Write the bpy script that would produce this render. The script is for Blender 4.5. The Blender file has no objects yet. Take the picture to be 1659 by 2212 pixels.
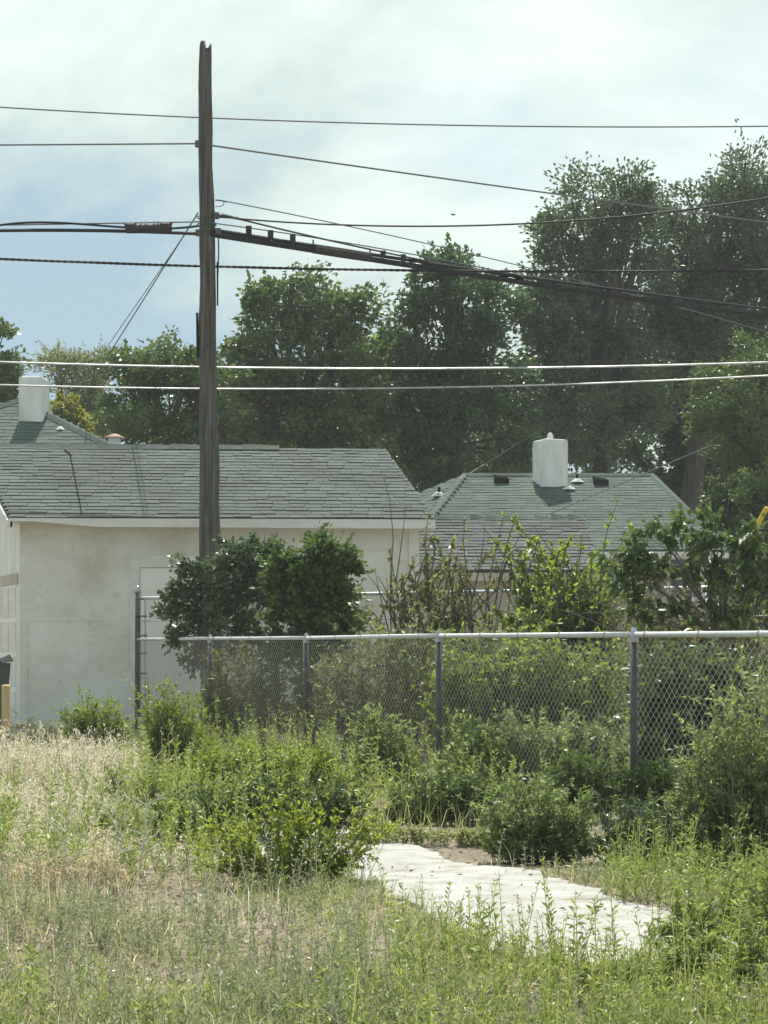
import bpy, math, random
import numpy as np
from mathutils import Vector, Matrix

scene = bpy.context.scene
col = scene.collection
rng = np.random.default_rng(7)
random.seed(7)
PI = math.pi
EYE = 1.25          # eye height, metres
F = 4000.0          # focal length in the units used to measure the photograph (1659 wide)

# ------------------------------------------------------------------ camera
cam_d = bpy.data.cameras.new('camera')
cam = bpy.data.objects.new('camera', cam_d)
col.objects.link(cam)
cam.location = (0, 0, EYE)
cam.rotation_euler = (PI / 2, 0, 0)
cam_d.sensor_fit = 'HORIZONTAL'
cam_d.sensor_width = 36
cam_d.lens = 36 * F / 1659
cam_d.shift_y = 279 / 1659
cam_d.clip_end = 3000
scene.camera = cam

# ------------------------------------------------------------------ sky and sun
SUN_EL = math.radians(56)
world = bpy.data.worlds.new('World')
scene.world = world
world.use_nodes = True
wn, wl = world.node_tree.nodes, world.node_tree.links
wn.clear()
w_out = wn.new('ShaderNodeOutputWorld')
w_bg = wn.new('ShaderNodeBackground')
w_bg.inputs['Strength'].default_value = 0.10
w_sky = wn.new('ShaderNodeTexSky')
w_sky.sky_type = 'NISHITA'
w_sky.sun_disc = False
w_sky.sun_elevation = SUN_EL
w_sky.sun_rotation = 0
w_sky.altitude = 1400
w_sky.air_density = 1.0
w_sky.dust_density = 0.15
w_sky.ozone_density = 2.0
w_tc = wn.new('ShaderNodeTexCoord')
w_map = wn.new('ShaderNodeMapping')
w_map.inputs['Location'].default_value = (1.03, -2.943, 1.02)
w_map.inputs['Rotation'].default_value = (0, math.radians(-28), 0)
w_map.inputs['Scale'].default_value = (1.0, 1.0, 2.1)
w_n1 = wn.new('ShaderNodeTexNoise')      # how thick the thin cloud sheet is
w_n1.inputs['Scale'].default_value = 5.0
w_n1.inputs['Detail'].default_value = 7
w_n1.inputs['Roughness'].default_value = 0.55
w_ramp = wn.new('ShaderNodeValToRGB')
w_ramp.color_ramp.elements[0].position = 0.25
w_ramp.color_ramp.elements[0].color = (.78, .78, .78, 1)
w_ramp.color_ramp.elements[1].position = 0.5
w_n2 = wn.new('ShaderNodeTexNoise')      # bright tops and blue-grey undersides
w_n2.inputs['Scale'].default_value = 2.3
w_n2.inputs['Detail'].default_value = 8
w_n2.inputs['Roughness'].default_value = 0.58
w_n2.inputs['Distortion'].default_value = 0.3
w_cl = wn.new('ShaderNodeValToRGB')
w_cl.color_ramp.elements[0].position = 0.42
w_cl.color_ramp.elements[0].color = (2.85, 3.95, 4.7, 1)
w_cl.color_ramp.elements[1].position = 0.64
w_cl.color_ramp.elements[1].color = (6.2, 6.95, 6.5, 1)
w_e = w_cl.color_ramp.elements.new(0.53)
w_e.color = (4.65, 5.55, 5.35, 1)
w_mix = wn.new('ShaderNodeMixRGB')
wl.new(w_tc.outputs['Generated'], w_map.inputs['Vector'])
wl.new(w_map.outputs['Vector'], w_n1.inputs['Vector'])
wl.new(w_map.outputs['Vector'], w_n2.inputs['Vector'])
wl.new(w_n1.outputs['Fac'], w_ramp.inputs['Fac'])
wl.new(w_n2.outputs['Fac'], w_cl.inputs['Fac'])
wl.new(w_ramp.outputs['Color'], w_mix.inputs['Fac'])
wl.new(w_sky.outputs['Color'], w_mix.inputs['Color1'])
wl.new(w_cl.outputs['Color'], w_mix.inputs['Color2'])
wl.new(w_mix.outputs['Color'], w_bg.inputs['Color'])
wl.new(w_bg.outputs['Background'], w_out.inputs['Surface'])

sun_d = bpy.data.lights.new('sun', 'SUN')
sun_d.energy = 5.0
sun_d.angle = math.radians(0.6)
sun_d.color = (1.0, 0.975, 0.89)
sun = bpy.data.objects.new('sun', sun_d)
col.objects.link(sun)
sun.rotation_euler = (-(PI / 2 - SUN_EL), 0, 0)
sun.location = (0, 60, 110)

scene.view_settings.view_transform = 'Standard'
scene.view_settings.look = 'None'
scene.view_settings.gamma = 1
scene.view_settings.exposure = 0.62
scene.cycles.max_bounces = 8
scene.cycles.transparent_max_bounces = 8
scene.cycles.use_denoising = True


# ------------------------------------------------------------------ measuring
def P(x, y, Y):
    """point at depth Y metres seen at photograph position (x, y)"""
    return Vector(((x - 830) / F * Y, Y, EYE + (1385 - y) / F * Y))


def G(x, y):
    """ground point seen at photograph position (x, y)"""
    Y = EYE * F / (y - 1385)
    return Vector(((x - 830) / F * Y, Y, 0))


def gz(X, Y):
    return 0.020 * np.sin(X * 1.9 + Y * 0.7) + 0.018 * np.sin(Y * 2.3 - X * 1.1) + 0.012 * np.sin(X * 5.1 + 1) * np.sin(Y * 4.3)


# ------------------------------------------------------------------ materials
def new_mat(name):
    m = bpy.data.materials.new(name)
    m.use_nodes = True
    nt = m.node_tree
    return m, nt, nt.nodes['Principled BSDF'], nt.nodes['Material Output']


def ramp_node(nt, stops):
    r = nt.nodes.new('ShaderNodeValToRGB')
    e = r.color_ramp.elements
    while len(e) < len(stops):
        e.new(0.5)
    for el, (p, c) in zip(e, stops):
        el.position = p
        el.color = (*c, 1)
    return r


def noise_node(nt, scale, detail=4, rough=0.55, stretch=None, coord='Object', dist=0.0):
    tc = nt.nodes.new('ShaderNodeTexCoord')
    mp = nt.nodes.new('ShaderNodeMapping')
    if stretch:
        mp.inputs['Scale'].default_value = stretch
    n = nt.nodes.new('ShaderNodeTexNoise')
    n.inputs['Scale'].default_value = scale
    n.inputs['Detail'].default_value = detail
    n.inputs['Roughness'].default_value = rough
    n.inputs['Distortion'].default_value = dist
    nt.links.new(tc.outputs[coord], mp.inputs['Vector'])
    nt.links.new(mp.outputs['Vector'], n.inputs['Vector'])
    return n


def add_bump(nt, bsdf, tex_out, strength=0.4, dist=0.02):
    b = nt.nodes.new('ShaderNodeBump')
    b.inputs['Strength'].default_value = strength
    b.inputs['Distance'].default_value = dist
    nt.links.new(tex_out, b.inputs['Height'])
    nt.links.new(b.outputs['Normal'], bsdf.inputs['Normal'])


def surf(name, stops, scale=3, rough=0.85, detail=5, stretch=None, bump=0.0, bump_scale=60, bump_dist=0.01, metallic=0.0, dist=0.0, spec=0.3):
    m, nt, b, o = new_mat(name)
    n = noise_node(nt, scale, detail, 0.6, stretch, dist=dist)
    r = ramp_node(nt, stops)
    nt.links.new(n.outputs['Fac'], r.inputs['Fac'])
    nt.links.new(r.outputs['Color'], b.inputs['Base Color'])
    b.inputs['Roughness'].default_value = rough
    b.inputs['Metallic'].default_value = metallic
    b.inputs['Specular IOR Level'].default_value = spec
    if bump:
        n2 = noise_node(nt, bump_scale, 4, 0.6, stretch)
        add_bump(nt, b, n2.outputs['Fac'], bump, bump_dist)
    return m


def leaf_mat(name, stops, transl=0.35, rough=0.42, tcol=None, gain=1.0):
    """foliage: diffuse leaf with some light coming through; every leaf its own tone"""
    m, nt, b, o = new_mat(name)
    geo = nt.nodes.new('ShaderNodeNewGeometry')
    n = noise_node(nt, 0.9, 3)
    mx = nt.nodes.new('ShaderNodeMath')
    mx.operation = 'MULTIPLY_ADD'
    mx.inputs[1].default_value = 0.55
    nt.links.new(geo.outputs['Random Per Island'], mx.inputs[0])
    mh = nt.nodes.new('ShaderNodeMath')
    mh.operation = 'MULTIPLY'
    mh.inputs[1].default_value = 0.45
    nt.links.new(n.outputs['Fac'], mh.inputs[0])
    nt.links.new(mh.outputs[0], mx.inputs[2])
    r = ramp_node(nt, stops)
    nt.links.new(mx.outputs[0], r.inputs['Fac'])
    b.inputs['Roughness'].default_value = rough
    b.inputs['Specular IOR Level'].default_value = 0.28
    nt.links.new(r.outputs['Color'], b.inputs['Base Color'])
    t = nt.nodes.new('ShaderNodeBsdfTranslucent')
    hs = nt.nodes.new('ShaderNodeHueSaturation')
    hs.inputs['Hue'].default_value = 0.485
    hs.inputs['Saturation'].default_value = 1.1
    hs.inputs['Value'].default_value = 1.75
    nt.links.new(r.outputs['Color'], hs.inputs['Color'])
    nt.links.new(hs.outputs['Color'], t.inputs['Color'])
    ms = nt.nodes.new('ShaderNodeMixShader')
    ms.inputs['Fac'].default_value = transl
    nt.links.new(b.outputs['BSDF'], ms.inputs[1])
    nt.links.new(t.outputs['BSDF'], ms.inputs[2])
    nt.links.new(ms.outputs['Shader'], o.inputs['Surface'])
    return m


def shingle_mat(name, stops, by_object=True):
    m, nt, b, o = new_mat(name)
    if by_object:
        s = nt.nodes.new('ShaderNodeObjectInfo').outputs['Random']
    else:
        s = nt.nodes.new('ShaderNodeNewGeometry').outputs['Random Per Island']
    r = ramp_node(nt, stops)
    geo = nt.nodes.new('ShaderNodeNewGeometry')
    g = nt.nodes.new('ShaderNodeTexNoise')
    g.inputs['Scale'].default_value = 34
    g.inputs['Detail'].default_value = 4
    g2 = nt.nodes.new('ShaderNodeTexNoise')
    g2.inputs['Scale'].default_value = 1.1
    g2.inputs['Detail'].default_value = 5
    nt.links.new(geo.outputs['Position'], g.inputs['Vector'])
    nt.links.new(geo.outputs['Position'], g2.inputs['Vector'])
    nt.links.new(s, r.inputs['Fac'])
    m1 = nt.nodes.new('ShaderNodeMixRGB')
    m1.blend_type = 'OVERLAY'
    m1.inputs['Fac'].default_value = 0.6
    nt.links.new(r.outputs['Color'], m1.inputs['Color1'])
    nt.links.new(g.outputs['Fac'], m1.inputs['Color2'])
    m2 = nt.nodes.new('ShaderNodeMixRGB')
    m2.blend_type = 'OVERLAY'
    m2.inputs['Fac'].default_value = 0.5
    nt.links.new(m1.outputs['Color'], m2.inputs['Color1'])
    nt.links.new(g2.outputs['Fac'], m2.inputs['Color2'])
    nt.links.new(m2.outputs['Color'], b.inputs['Base Color'])
    b.inputs['Roughness'].default_value = 0.95
    b.inputs['Specular IOR Level'].default_value = 0.15
    add_bump(nt, b, g.outputs['Fac'], 0.5, 0.006)
    return m


M = {}
M['stucco'] = surf('stucco', [(0.28, (0.54, 0.49, 0.40)), (0.42, (0.65, 0.63, 0.55)), (0.56, (0.72, 0.715, 0.65)), (0.72, (0.78, 0.775, 0.72))], 0.9, 0.95, 7, None, 0.5, 45, 0.008)
nt = M['stucco'].node_tree
b = nt.nodes['Principled BSDF']
old = b.inputs['Base Color'].links[0].from_socket
n3 = noise_node(nt, 7, 9, 0.72, (1, 1, 1.6))
r3 = ramp_node(nt, [(0.34, (0.62, 0.58, 0.50)), (0.46, (0.92, 0.91, 0.88)), (0.6, (1, 1, 1))])
mm = nt.nodes.new('ShaderNodeMixRGB')
mm.blend_type = 'MULTIPLY'
mm.inputs['Fac'].default_value = 0.36
nt.links.new(n3.outputs['Fac'], r3.inputs['Fac'])
nt.links.new(old, mm.inputs['Color1'])
nt.links.new(r3.outputs['Color'], mm.inputs['Color2'])
nt.links.new(mm.outputs['Color'], b.inputs['Base Color'])
M['stucco_pink'] = surf('stucco_pink', [(0.3, (0.42, 0.36, 0.31)), (0.7, (0.55, 0.49, 0.43))], 1.5, 0.95, 6, None, 0.4, 45, 0.006)
M['stucco_white'] = surf('stucco_white', [(0.3, (0.56, 0.56, 0.52)), (0.5, (0.70, 0.70, 0.66)), (0.7, (0.78, 0.78, 0.74))], 5, 0.9, 8, (1, 1, .3), 0.4, 40, 0.006)
M['trim'] = surf('white_trim_paint', [(0.3, (0.60, 0.58, 0.53)), (0.7, (0.74, 0.72, 0.67))], 2.2, 0.7, 5, (1, 1, 4), 0.2, 30, 0.004)
M['door'] = surf('door_paint', [(0.3, (0.74, 0.73, 0.66)), (0.7, (0.82, 0.81, 0.75))], 2, 0.6)
M['wood_pole'] = surf('weathered_pole_wood', [(0.28, (0.035, 0.031, 0.028)), (0.5, (0.115, 0.103, 0.092)), (0.75, (0.24, 0.22, 0.20))], 12, 0.95, 8, (2.2, 2.2, 0.09), 1.0, 30, 0.05, dist=0.5)
M['post_wood'] = surf('grey_post_wood', [(0.3, (0.16, 0.15, 0.14)), (0.7, (0.36, 0.35, 0.33))], 8, 0.95, 6, (2, 2, 0.15), 0.6, 22, 0.01)
M['tan_wood'] = surf('tan_wood', [(0.3, (0.42, 0.30, 0.15)), (0.7, (0.55, 0.42, 0.24))], 6, 0.85, 5, (2, 2, 0.2))
M['bark'] = surf('bark', [(0.3, (0.028, 0.024, 0.02)), (0.7, (0.10, 0.086, 0.07))], 9, 0.95, 6, (1, 1, 0.25), 0.8, 25, 0.02)
M['twig'] = surf('twig_bark', [(0.3, (0.07, 0.058, 0.048)), (0.7, (0.20, 0.175, 0.15))], 12, 0.95, 5)
M['dry_twig'] = surf('dry_twig_bark', [(0.3, (0.20, 0.17, 0.13)), (0.7, (0.40, 0.35, 0.28))], 12, 0.95, 5)
M['black_rubber'] = surf('black_cable_rubber', [(0.3, (0.012, 0.012, 0.013)), (0.7, (0.03, 0.03, 0.032))], 12, 0.75, spec=0.3)
M['grey_cable'] = surf('grey_cable_sheath', [(0.3, (0.09, 0.097, 0.10)), (0.7, (0.15, 0.157, 0.16))], 12, 0.75, spec=0.3)
M['steel'] = surf('galvanised_steel', [(0.3, (0.30, 0.31, 0.32)), (0.7, (0.46, 0.47, 0.48))], 14, 0.42, metallic=0.75)
M['bright_steel'] = surf('bright_wire_steel', [(0.3, (0.45, 0.46, 0.46)), (0.7, (0.62, 0.63, 0.63))], 20, 0.3, metallic=0.85)
M['bright_cable'] = surf('bare_aluminium_cable', [(0.35, (0.30, 0.31, 0.31)), (0.65, (0.66, 0.67, 0.66))], 3.5, 0.45, 9, None, metallic=0.7)
M['dark_steel'] = surf('dull_fence_steel', [(0.3, (0.065, 0.067, 0.065)), (0.7, (0.115, 0.117, 0.113))], 9, 0.75, metallic=0.1)
M['rail'] = surf('galvanised_rail', [(0.3, (0.48, 0.49, 0.49)), (0.7, (0.62, 0.63, 0.63))], 14, 0.5, metallic=0.25)
M['splice'] = surf('splice_case', [(0.3, (0.018, 0.017, 0.016)), (0.7, (0.05, 0.046, 0.042))], 8, 0.6)
M['bin'] = surf('dark_bin_plastic', [(0.3, (0.025, 0.032, 0.035)), (0.7, (0.045, 0.055, 0.058))], 6, 0.5)
M['yellow'] = surf('yellow_plastic', [(0.3, (0.62, 0.40, 0.03)), (0.7, (0.75, 0.52, 0.06))], 4, 0.5)
M['vent'] = surf('vent_metal', [(0.3, (0.010, 0.012, 0.012)), (0.7, (0.022, 0.025, 0.025))], 6, 1.0, spec=0.0)
M['flash'] = surf('pale_flashing', [(0.3, (0.55, 0.57, 0.56)), (0.7, (0.72, 0.74, 0.72))], 8, 0.5)
M['rust'] = surf('rusty_cap', [(0.3, (0.22, 0.13, 0.08)), (0.7, (0.42, 0.30, 0.22))], 12, 0.8)
M['pane'] = surf('dark_window_glass', [(0.3, (0.03, 0.035, 0.035)), (0.7, (0.06, 0.065, 0.065))], 3, 0.1, spec=0.6)
M['concrete'] = surf('pale_concrete', [(0.28, (0.25, 0.21, 0.165)), (0.40, (0.33, 0.31, 0.27)), (0.52, (0.39, 0.38, 0.35)), (0.70, (0.45, 0.44, 0.41))], 4.5, 0.95, 10, (1, 1.6, 1), 0.8, 40, 0.02)
M['pale_wood'] = surf('bleached_wood', [(0.3, (0.48, 0.44, 0.37)), (0.7, (0.66, 0.62, 0.54))], 7, 0.9, 5, (0.3, 2, 2), 0.4, 20, 0.01)
M['rock'] = surf('pale_rock', [(0.3, (0.24, 0.23, 0.21)), (0.7, (0.46, 0.45, 0.42))], 9, 0.95, 6, None, 0.7, 30, 0.02)
M['bird'] = surf('bird_feathers', [(0.3, (0.03, 0.03, 0.03)), (0.7, (0.08, 0.08, 0.08))], 9, 0.8)
M['deck'] = surf('roof_deck', [(0.3, (0.05, 0.055, 0.05)), (0.7, (0.09, 0.095, 0.09))], 9, 0.95)
M['shingle_grey'] = shingle_mat('grey_shingle', [(0.0, (0.078, 0.093, 0.082)), (0.4, (0.086, 0.102, 0.090)), (0.75, (0.096, 0.112, 0.099)), (1.0, (0.084, 0.094, 0.092))])
M['shingle_grey_far'] = shingle_mat('grey_shingle_joined', [(0.0, (0.078, 0.093, 0.082)), (0.4, (0.086, 0.102, 0.090)), (0.75, (0.096, 0.112, 0.099)), (1.0, (0.084, 0.094, 0.092))], False)
M['shingle_old'] = shingle_mat('old_grey_shingle', [(0.0, (0.082, 0.086, 0.084)), (0.5, (0.096, 0.10, 0.098)), (1.0, (0.112, 0.115, 0.112))])
M['shingle_green'] = shingle_mat('green_shingle_joined', [(0.0, (0.070, 0.092, 0.077)), (0.5, (0.082, 0.106, 0.089)), (1.0, (0.095, 0.119, 0.101))], False)

# ground: dry soil with straw and pale grit
m, nt, b, o = new_mat('dry_soil')
n1 = noise_node(nt, 0.8, 8, 0.65)
n2 = noise_node(nt, 28, 6, 0.7)
r1 = ramp_node(nt, [(0.32, (0.22, 0.18, 0.135)), (0.5, (0.32, 0.27, 0.21)), (0.7, (0.42, 0.365, 0.295))])
r2 = ramp_node(nt, [(0.35, (0.4, 0.38, 0.36)), (0.6, (1.0, 0.98, 0.95))])
mm = nt.nodes.new('ShaderNodeMixRGB')
mm.blend_type = 'MULTIPLY'
mm.inputs['Fac'].default_value = 0.8
nt.links.new(n1.outputs['Fac'], r1.inputs['Fac'])
nt.links.new(n2.outputs['Fac'], r2.inputs['Fac'])
nt.links.new(r1.outputs['Color'], mm.inputs['Color1'])
nt.links.new(r2.outputs['Color'], mm.inputs['Color2'])
nt.links.new(mm.outputs['Color'], b.inputs['Base Color'])
b.inputs['Roughness'].default_value = 1.0
b.inputs['Specular IOR Level'].default_value = 0.1
add_bump(nt, b, n2.outputs['Fac'], 0.9, 0.03)
M['soil'] = m

# foliage tones
M['leaf_mid'] = leaf_mat('leaf_mid_green', [(0.15, (0.045, 0.078, 0.024)), (0.5, (0.078, 0.125, 0.037)), (0.85, (0.14, 0.19, 0.062))], 0.30)
M['leaf_dark'] = leaf_mat('leaf_dark_green', [(0.15, (0.030, 0.062, 0.022)), (0.5, (0.052, 0.098, 0.035)), (0.85, (0.10, 0.155, 0.060))], 0.28)
M['leaf_grey'] = leaf_mat('leaf_grey_green', [(0.15, (0.038, 0.066, 0.030)), (0.5, (0.066, 0.104, 0.047)), (0.85, (0.135, 0.175, 0.09))], 0.28)
M['leaf_olive'] = leaf_mat('leaf_olive', [(0.15, (0.0862, 0.1035, 0.0403)), (0.5, (0.1437, 0.1654, 0.0646)), (0.85, (0.2156, 0.2372, 0.1006))], 0.38)
M['leaf_yellow'] = leaf_mat('leaf_yellow_green', [(0.15, (0.11, 0.1265, 0.0242)), (0.5, (0.176, 0.187, 0.0385)), (0.85, (0.264, 0.2585, 0.066))], 0.42)
M['leaf_bright'] = leaf_mat('leaf_bright_green', [(0.15, (0.085, 0.13, 0.026)), (0.5, (0.14, 0.20, 0.042)), (0.85, (0.22, 0.275, 0.07))], 0.48)
M['leaf_blue'] = leaf_mat('leaf_feathery_green', [(0.15, (0.10, 0.145, 0.05)), (0.5, (0.155, 0.21, 0.078)), (0.85, (0.24, 0.295, 0.125))], 0.48)
M['weed'] = leaf_mat('weed_green', [(0.1, (0.1006, 0.1437, 0.0431)), (0.45, (0.1654, 0.2229, 0.0646)), (0.7, (0.2444, 0.2875, 0.1006)), (0.95, (0.3594, 0.3594, 0.1581))], 0.42)
M['straw'] = leaf_mat('dry_straw', [(0.1, (0.27, 0.2295, 0.135)), (0.5, (0.486, 0.432, 0.27)), (0.9, (0.702, 0.6345, 0.432))], 0.35)
M['mixgrass'] = leaf_mat('half_dry_grass', [(0.1, (0.117, 0.156, 0.052)), (0.45, (0.208, 0.247, 0.091)), (0.7, (0.351, 0.351, 0.169)), (0.95, (0.546, 0.494, 0.312))], 0.38)
M['pale_straw'] = leaf_mat('pale_straw', [(0.1, (0.306, 0.2805, 0.187)), (0.5, (0.493, 0.459, 0.34)), (0.9, (0.595, 0.561, 0.442))], 0.4)
M['weed_pale'] = leaf_mat('weed_grey_green', [(0.1, (0.12, 0.145, 0.08)), (0.5, (0.19, 0.215, 0.125)), (0.9, (0.30, 0.31, 0.20))], 0.38)
M['leaf_lime'] = leaf_mat('leaf_lime', [(0.15, (0.11, 0.155, 0.028)), (0.5, (0.18, 0.235, 0.045)), (0.85, (0.28, 0.32, 0.075))], 0.5)
M['litter'] = leaf_mat('dead_litter', [(0.1, (0.14, 0.10, 0.07)), (0.5, (0.28, 0.22, 0.16)), (0.9, (0.46, 0.40, 0.31))], 0.1)


# ------------------------------------------------------------------ object helpers
def tag(o, label=None, cat=None, group=None, kind=None):
    if label: o['label'] = label
    if cat: o['category'] = cat
    if group: o['group'] = group
    if kind: o['kind'] = kind
    return o


def adopt(o, parent):
    o.parent = parent
    o.matrix_parent_inverse = Matrix.Translation(-world_loc(parent))


def world_loc(o):
    L = Vector(o.location)
    return L


def thing(name, loc, label, cat, group=None):
    e = bpy.data.objects.new(name, None)
    e.location = loc
    e.empty_display_size = 0.2
    col.objects.link(e)
    return tag(e, label, cat, group)


def np_mesh(name, V, Fc, mat, parent=None, smooth=False):
    """V (M,3), Fc (K,n) with one n"""
    V = np.asarray(V, dtype=np.float32)
    Fc = np.asarray(Fc, dtype=np.int32)
    me = bpy.data.meshes.new(name)
    K, n = Fc.shape
    me.vertices.add(len(V))
    me.vertices.foreach_set('co', V.ravel())
    me.loops.add(K * n)
    me.loops.foreach_set('vertex_index', Fc.ravel())
    me.polygons.add(K)
    me.polygons.foreach_set('loop_start', np.arange(0, K * n, n, dtype=np.int32))
    if smooth:
        me.polygons.foreach_set('use_smooth', np.ones(K, dtype=bool))
    me.materials.append(mat)
    me.update(calc_edges=True)
    ob = bpy.data.objects.new(name, me)
    col.objects.link(ob)
    if parent is not None:
        adopt(ob, parent)
    return ob


class MB:
    """collects shapes into one mesh"""
    def __init__(s):
        s.v, s.f = [], []

    def poly(s, pts):
        i = len(s.v)
        s.v += [tuple(p) for p in pts]
        s.f.append(list(range(i, i + len(pts))))

    def hexa(s, a):
        """8 points: bottom ring of 4, top ring of 4"""
        i = len(s.v)
        s.v += [tuple(p) for p in a]
        for q in ((3, 2, 1, 0), (4, 5, 6, 7), (0, 1, 5, 4), (1, 2, 6, 5), (2, 3, 7, 6), (3, 0, 4, 7)):
            s.f.append([i + k for k in q])

    def box(s, c, sx, sy, sz, rz=0):
        c = Vector(c)
        R = Matrix.Rotation(rz, 3, 'Z')
        pts = []
        for z in (-1, 1):
            for x, y in ((-1, -1), (1, -1), (1, 1), (-1, 1)):
                pts.append(c + R @ Vector((x * sx / 2, y * sy / 2, z * sz / 2)))
        s.hexa(pts)

    def bar(s, p, q, w, h):
        """rectangular bar from p to q; w across (horizontal), h the other way"""
        p, q = Vector(p), Vector(q)
        d = (q - p).normalized()
        a = d.cross(Vector((0, 0, 1)))
        if a.length < 1e-4: a = Vector((1, 0, 0))
        a.normalize()
        u = a.cross(d).normalized()
        pts = []
        for e in (p, q):
            for i, j in ((-1, -1), (1, -1), (1, 1), (-1, 1)):
                pts.append(e + a * (i * w / 2) + u * (j * h / 2))
        s.hexa(pts)

    def tube(s, pts, radii, n=6, cap=True):
        pts = [Vector(p) for p in pts]
        if not hasattr(radii, '__len__'): radii = [radii] * len(pts)
        i0 = len(s.v)
        prev = None
        for k, p in enumerate(pts):
            d = (pts[min(k + 1, len(pts) - 1)] - pts[max(k - 1, 0)])
            if d.length < 1e-9: d = Vector((0, 0, 1))
            d.normalize()
            if prev is None:
                a = d.cross(Vector((0.13, 0.31, 0.94)))
                if a.length < 1e-3: a = d.cross(Vector((1, 0, 0)))
            else:
                a = prev - d * prev.dot(d)
            a.normalize()
            prev = a
            c = d.cross(a)
            for j in range(n):
                t = 2 * PI * j / n
                s.v.append(tuple(p + (a * math.cos(t) + c * math.sin(t)) * radii[k]))
        for k in range(len(pts) - 1):
            for j in range(n):
                j2 = (j + 1) % n
                s.f.append([i0 + k * n + j, i0 + k * n + j2, i0 + (k + 1) * n + j2, i0 + (k + 1) * n + j])
        if cap:
            s.f.append([i0 + j for j in range(n)][::-1])
            s.f.append([i0 + (len(pts) - 1) * n + j for j in range(n)])

    def prism(s, pts, vec):
        """polygon extruded along vec"""
        vec = Vector(vec)
        n = len(pts)
        i = len(s.v)
        s.v += [tuple(Vector(p)) for p in pts] + [tuple(Vector(p) + vec) for p in pts]
        s.f.append(list(range(i, i + n)))
        s.f.append(list(range(i + n, i + 2 * n))[::-1])
        for k in range(n):
            k2 = (k + 1) % n
            s.f.append([i + k, i + n + k, i + n + k2, i + k2])

    def build(s, name, mat, parent=None, smooth=False):
        me = bpy.data.meshes.new(name)
        me.from_pydata(s.v, [], s.f)
        me.materials.append(mat)
        if smooth:
            me.polygons.foreach_set('use_smooth', np.ones(len(me.polygons), dtype=bool))
        me.update()
        ob = bpy.data.objects.new(name, me)
        col.objects.link(ob)
        if parent is not None:
            adopt(ob, parent)
        return ob


# ------------------------------------------------------------------ the ground and the path
def build_ground():
    xs = np.concatenate([[-400, -120, -50], np.linspace(-16, 16, 170), [50, 120, 400]])
    ys = np.concatenate([[-60, -10], np.linspace(3, 32, 160), [40, 60, 120, 500]])
    X, Y = np.meshgrid(xs, ys)
    Z = gz(X, Y)
    V = np.stack([X, Y, Z], -1).reshape(-1, 3)
    nx, ny = len(xs), len(ys)
    i = (np.arange(ny - 1)[:, None] * nx + np.arange(nx - 1)[None, :]).ravel()
    Fc = np.stack([i, i + 1, i + nx + 1, i + nx], -1)
    g = np_mesh('ground', V, Fc, M['soil'], smooth=True)
    tag(g, kind='structure')


build_ground()

far_edge = [(560, 1775), (680, 1795), (780, 1815), (880, 1836), (1000, 1870), (1120, 1900), (1250, 1930), (1380, 1962), (1500, 1994), (1620, 2030), (1750, 2072), (1900, 2130)]
near_edge = [(540, 1842), (640, 1872), (740, 1900), (850, 1938), (930, 1985), (1040, 2032), (1160, 2078), (1290, 2104), (1420, 2122), (1560, 2138), (1700, 2152), (1860, 2175)]


def path_edges(n=150):
    def res(e):
        p = np.array([list(G(*q))[:2] for q in e])
        t = np.linspace(0, 1, len(p))
        tt = np.linspace(0, 1, n)
        return np.stack([np.interp(tt, t, p[:, 0]), np.interp(tt, t, p[:, 1])], -1)
    a, b_ = res(far_edge), res(near_edge)
    t = np.linspace(0, 1, n)
    for e in (a, b_):
        for f, am in ((23, .05), (51, .035), (97, .022)):
            e[:, 1] += am * np.sin(t * f + rng.uniform(0, 6)) 
            e[:, 0] += am * .6 * np.sin(t * f * 1.3 + rng.uniform(0, 6))
        e += rng.normal(0, 0.012, e.shape)
    return a, b_


PA, PB = path_edges()


def build_path():
    mb = MB()
    n = len(PA)
    rows = 10
    top = []
    for k in range(n):
        row = []
        for j in range(rows + 1):
            t = j / rows
            x, y = PA[k] * (1 - t) + PB[k] * t
            z = float(gz(x, y)) + 0.016 + 0.003 * math.sin(x * 7 + y * 3) + random.uniform(-.002, .002)
            row.append((x, y, z))
        top.append(row)
    base = len(mb.v)
    for row in top:
        mb.v += row
    w = rows + 1
    for k in range(n - 1):
        for j in range(rows):
            mb.f.append([base + k * w + j, base + k * w + j + 1, base + (k + 1) * w + j + 1, base + (k + 1) * w + j])
    for j in (0, rows):
        for k in range(n - 1):
            a, c = top[k][j], top[k + 1][j]
            mb.poly([a, c, (c[0], c[1], -0.08), (a[0], a[1], -0.08)])
    p = mb.build('path', M['concrete'])
    tag(p, kind='structure')


build_path()


# ------------------------------------------------------------------ roofs
def unit_shingle():
    """a tab: 1 wide, 1 long up the slope, butt end thick, upper end thin"""
    me = bpy.data.meshes.new('shingle')
    v = [(0, 0, 0), (1, 0, 0), (1, 1, -1.0), (0, 1, -1.0), (0.0, 0, 1), (1.0, 0, 1), (1, 1, 0.0), (0, 1, 0.0)]
    f = [(3, 2, 1, 0), (4, 5, 6, 7), (0, 1, 5, 4), (1, 2, 6, 5), (2, 3, 7, 6), (3, 0, 4, 7)]
    me.from_pydata(v, [], f)
    return me


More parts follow.
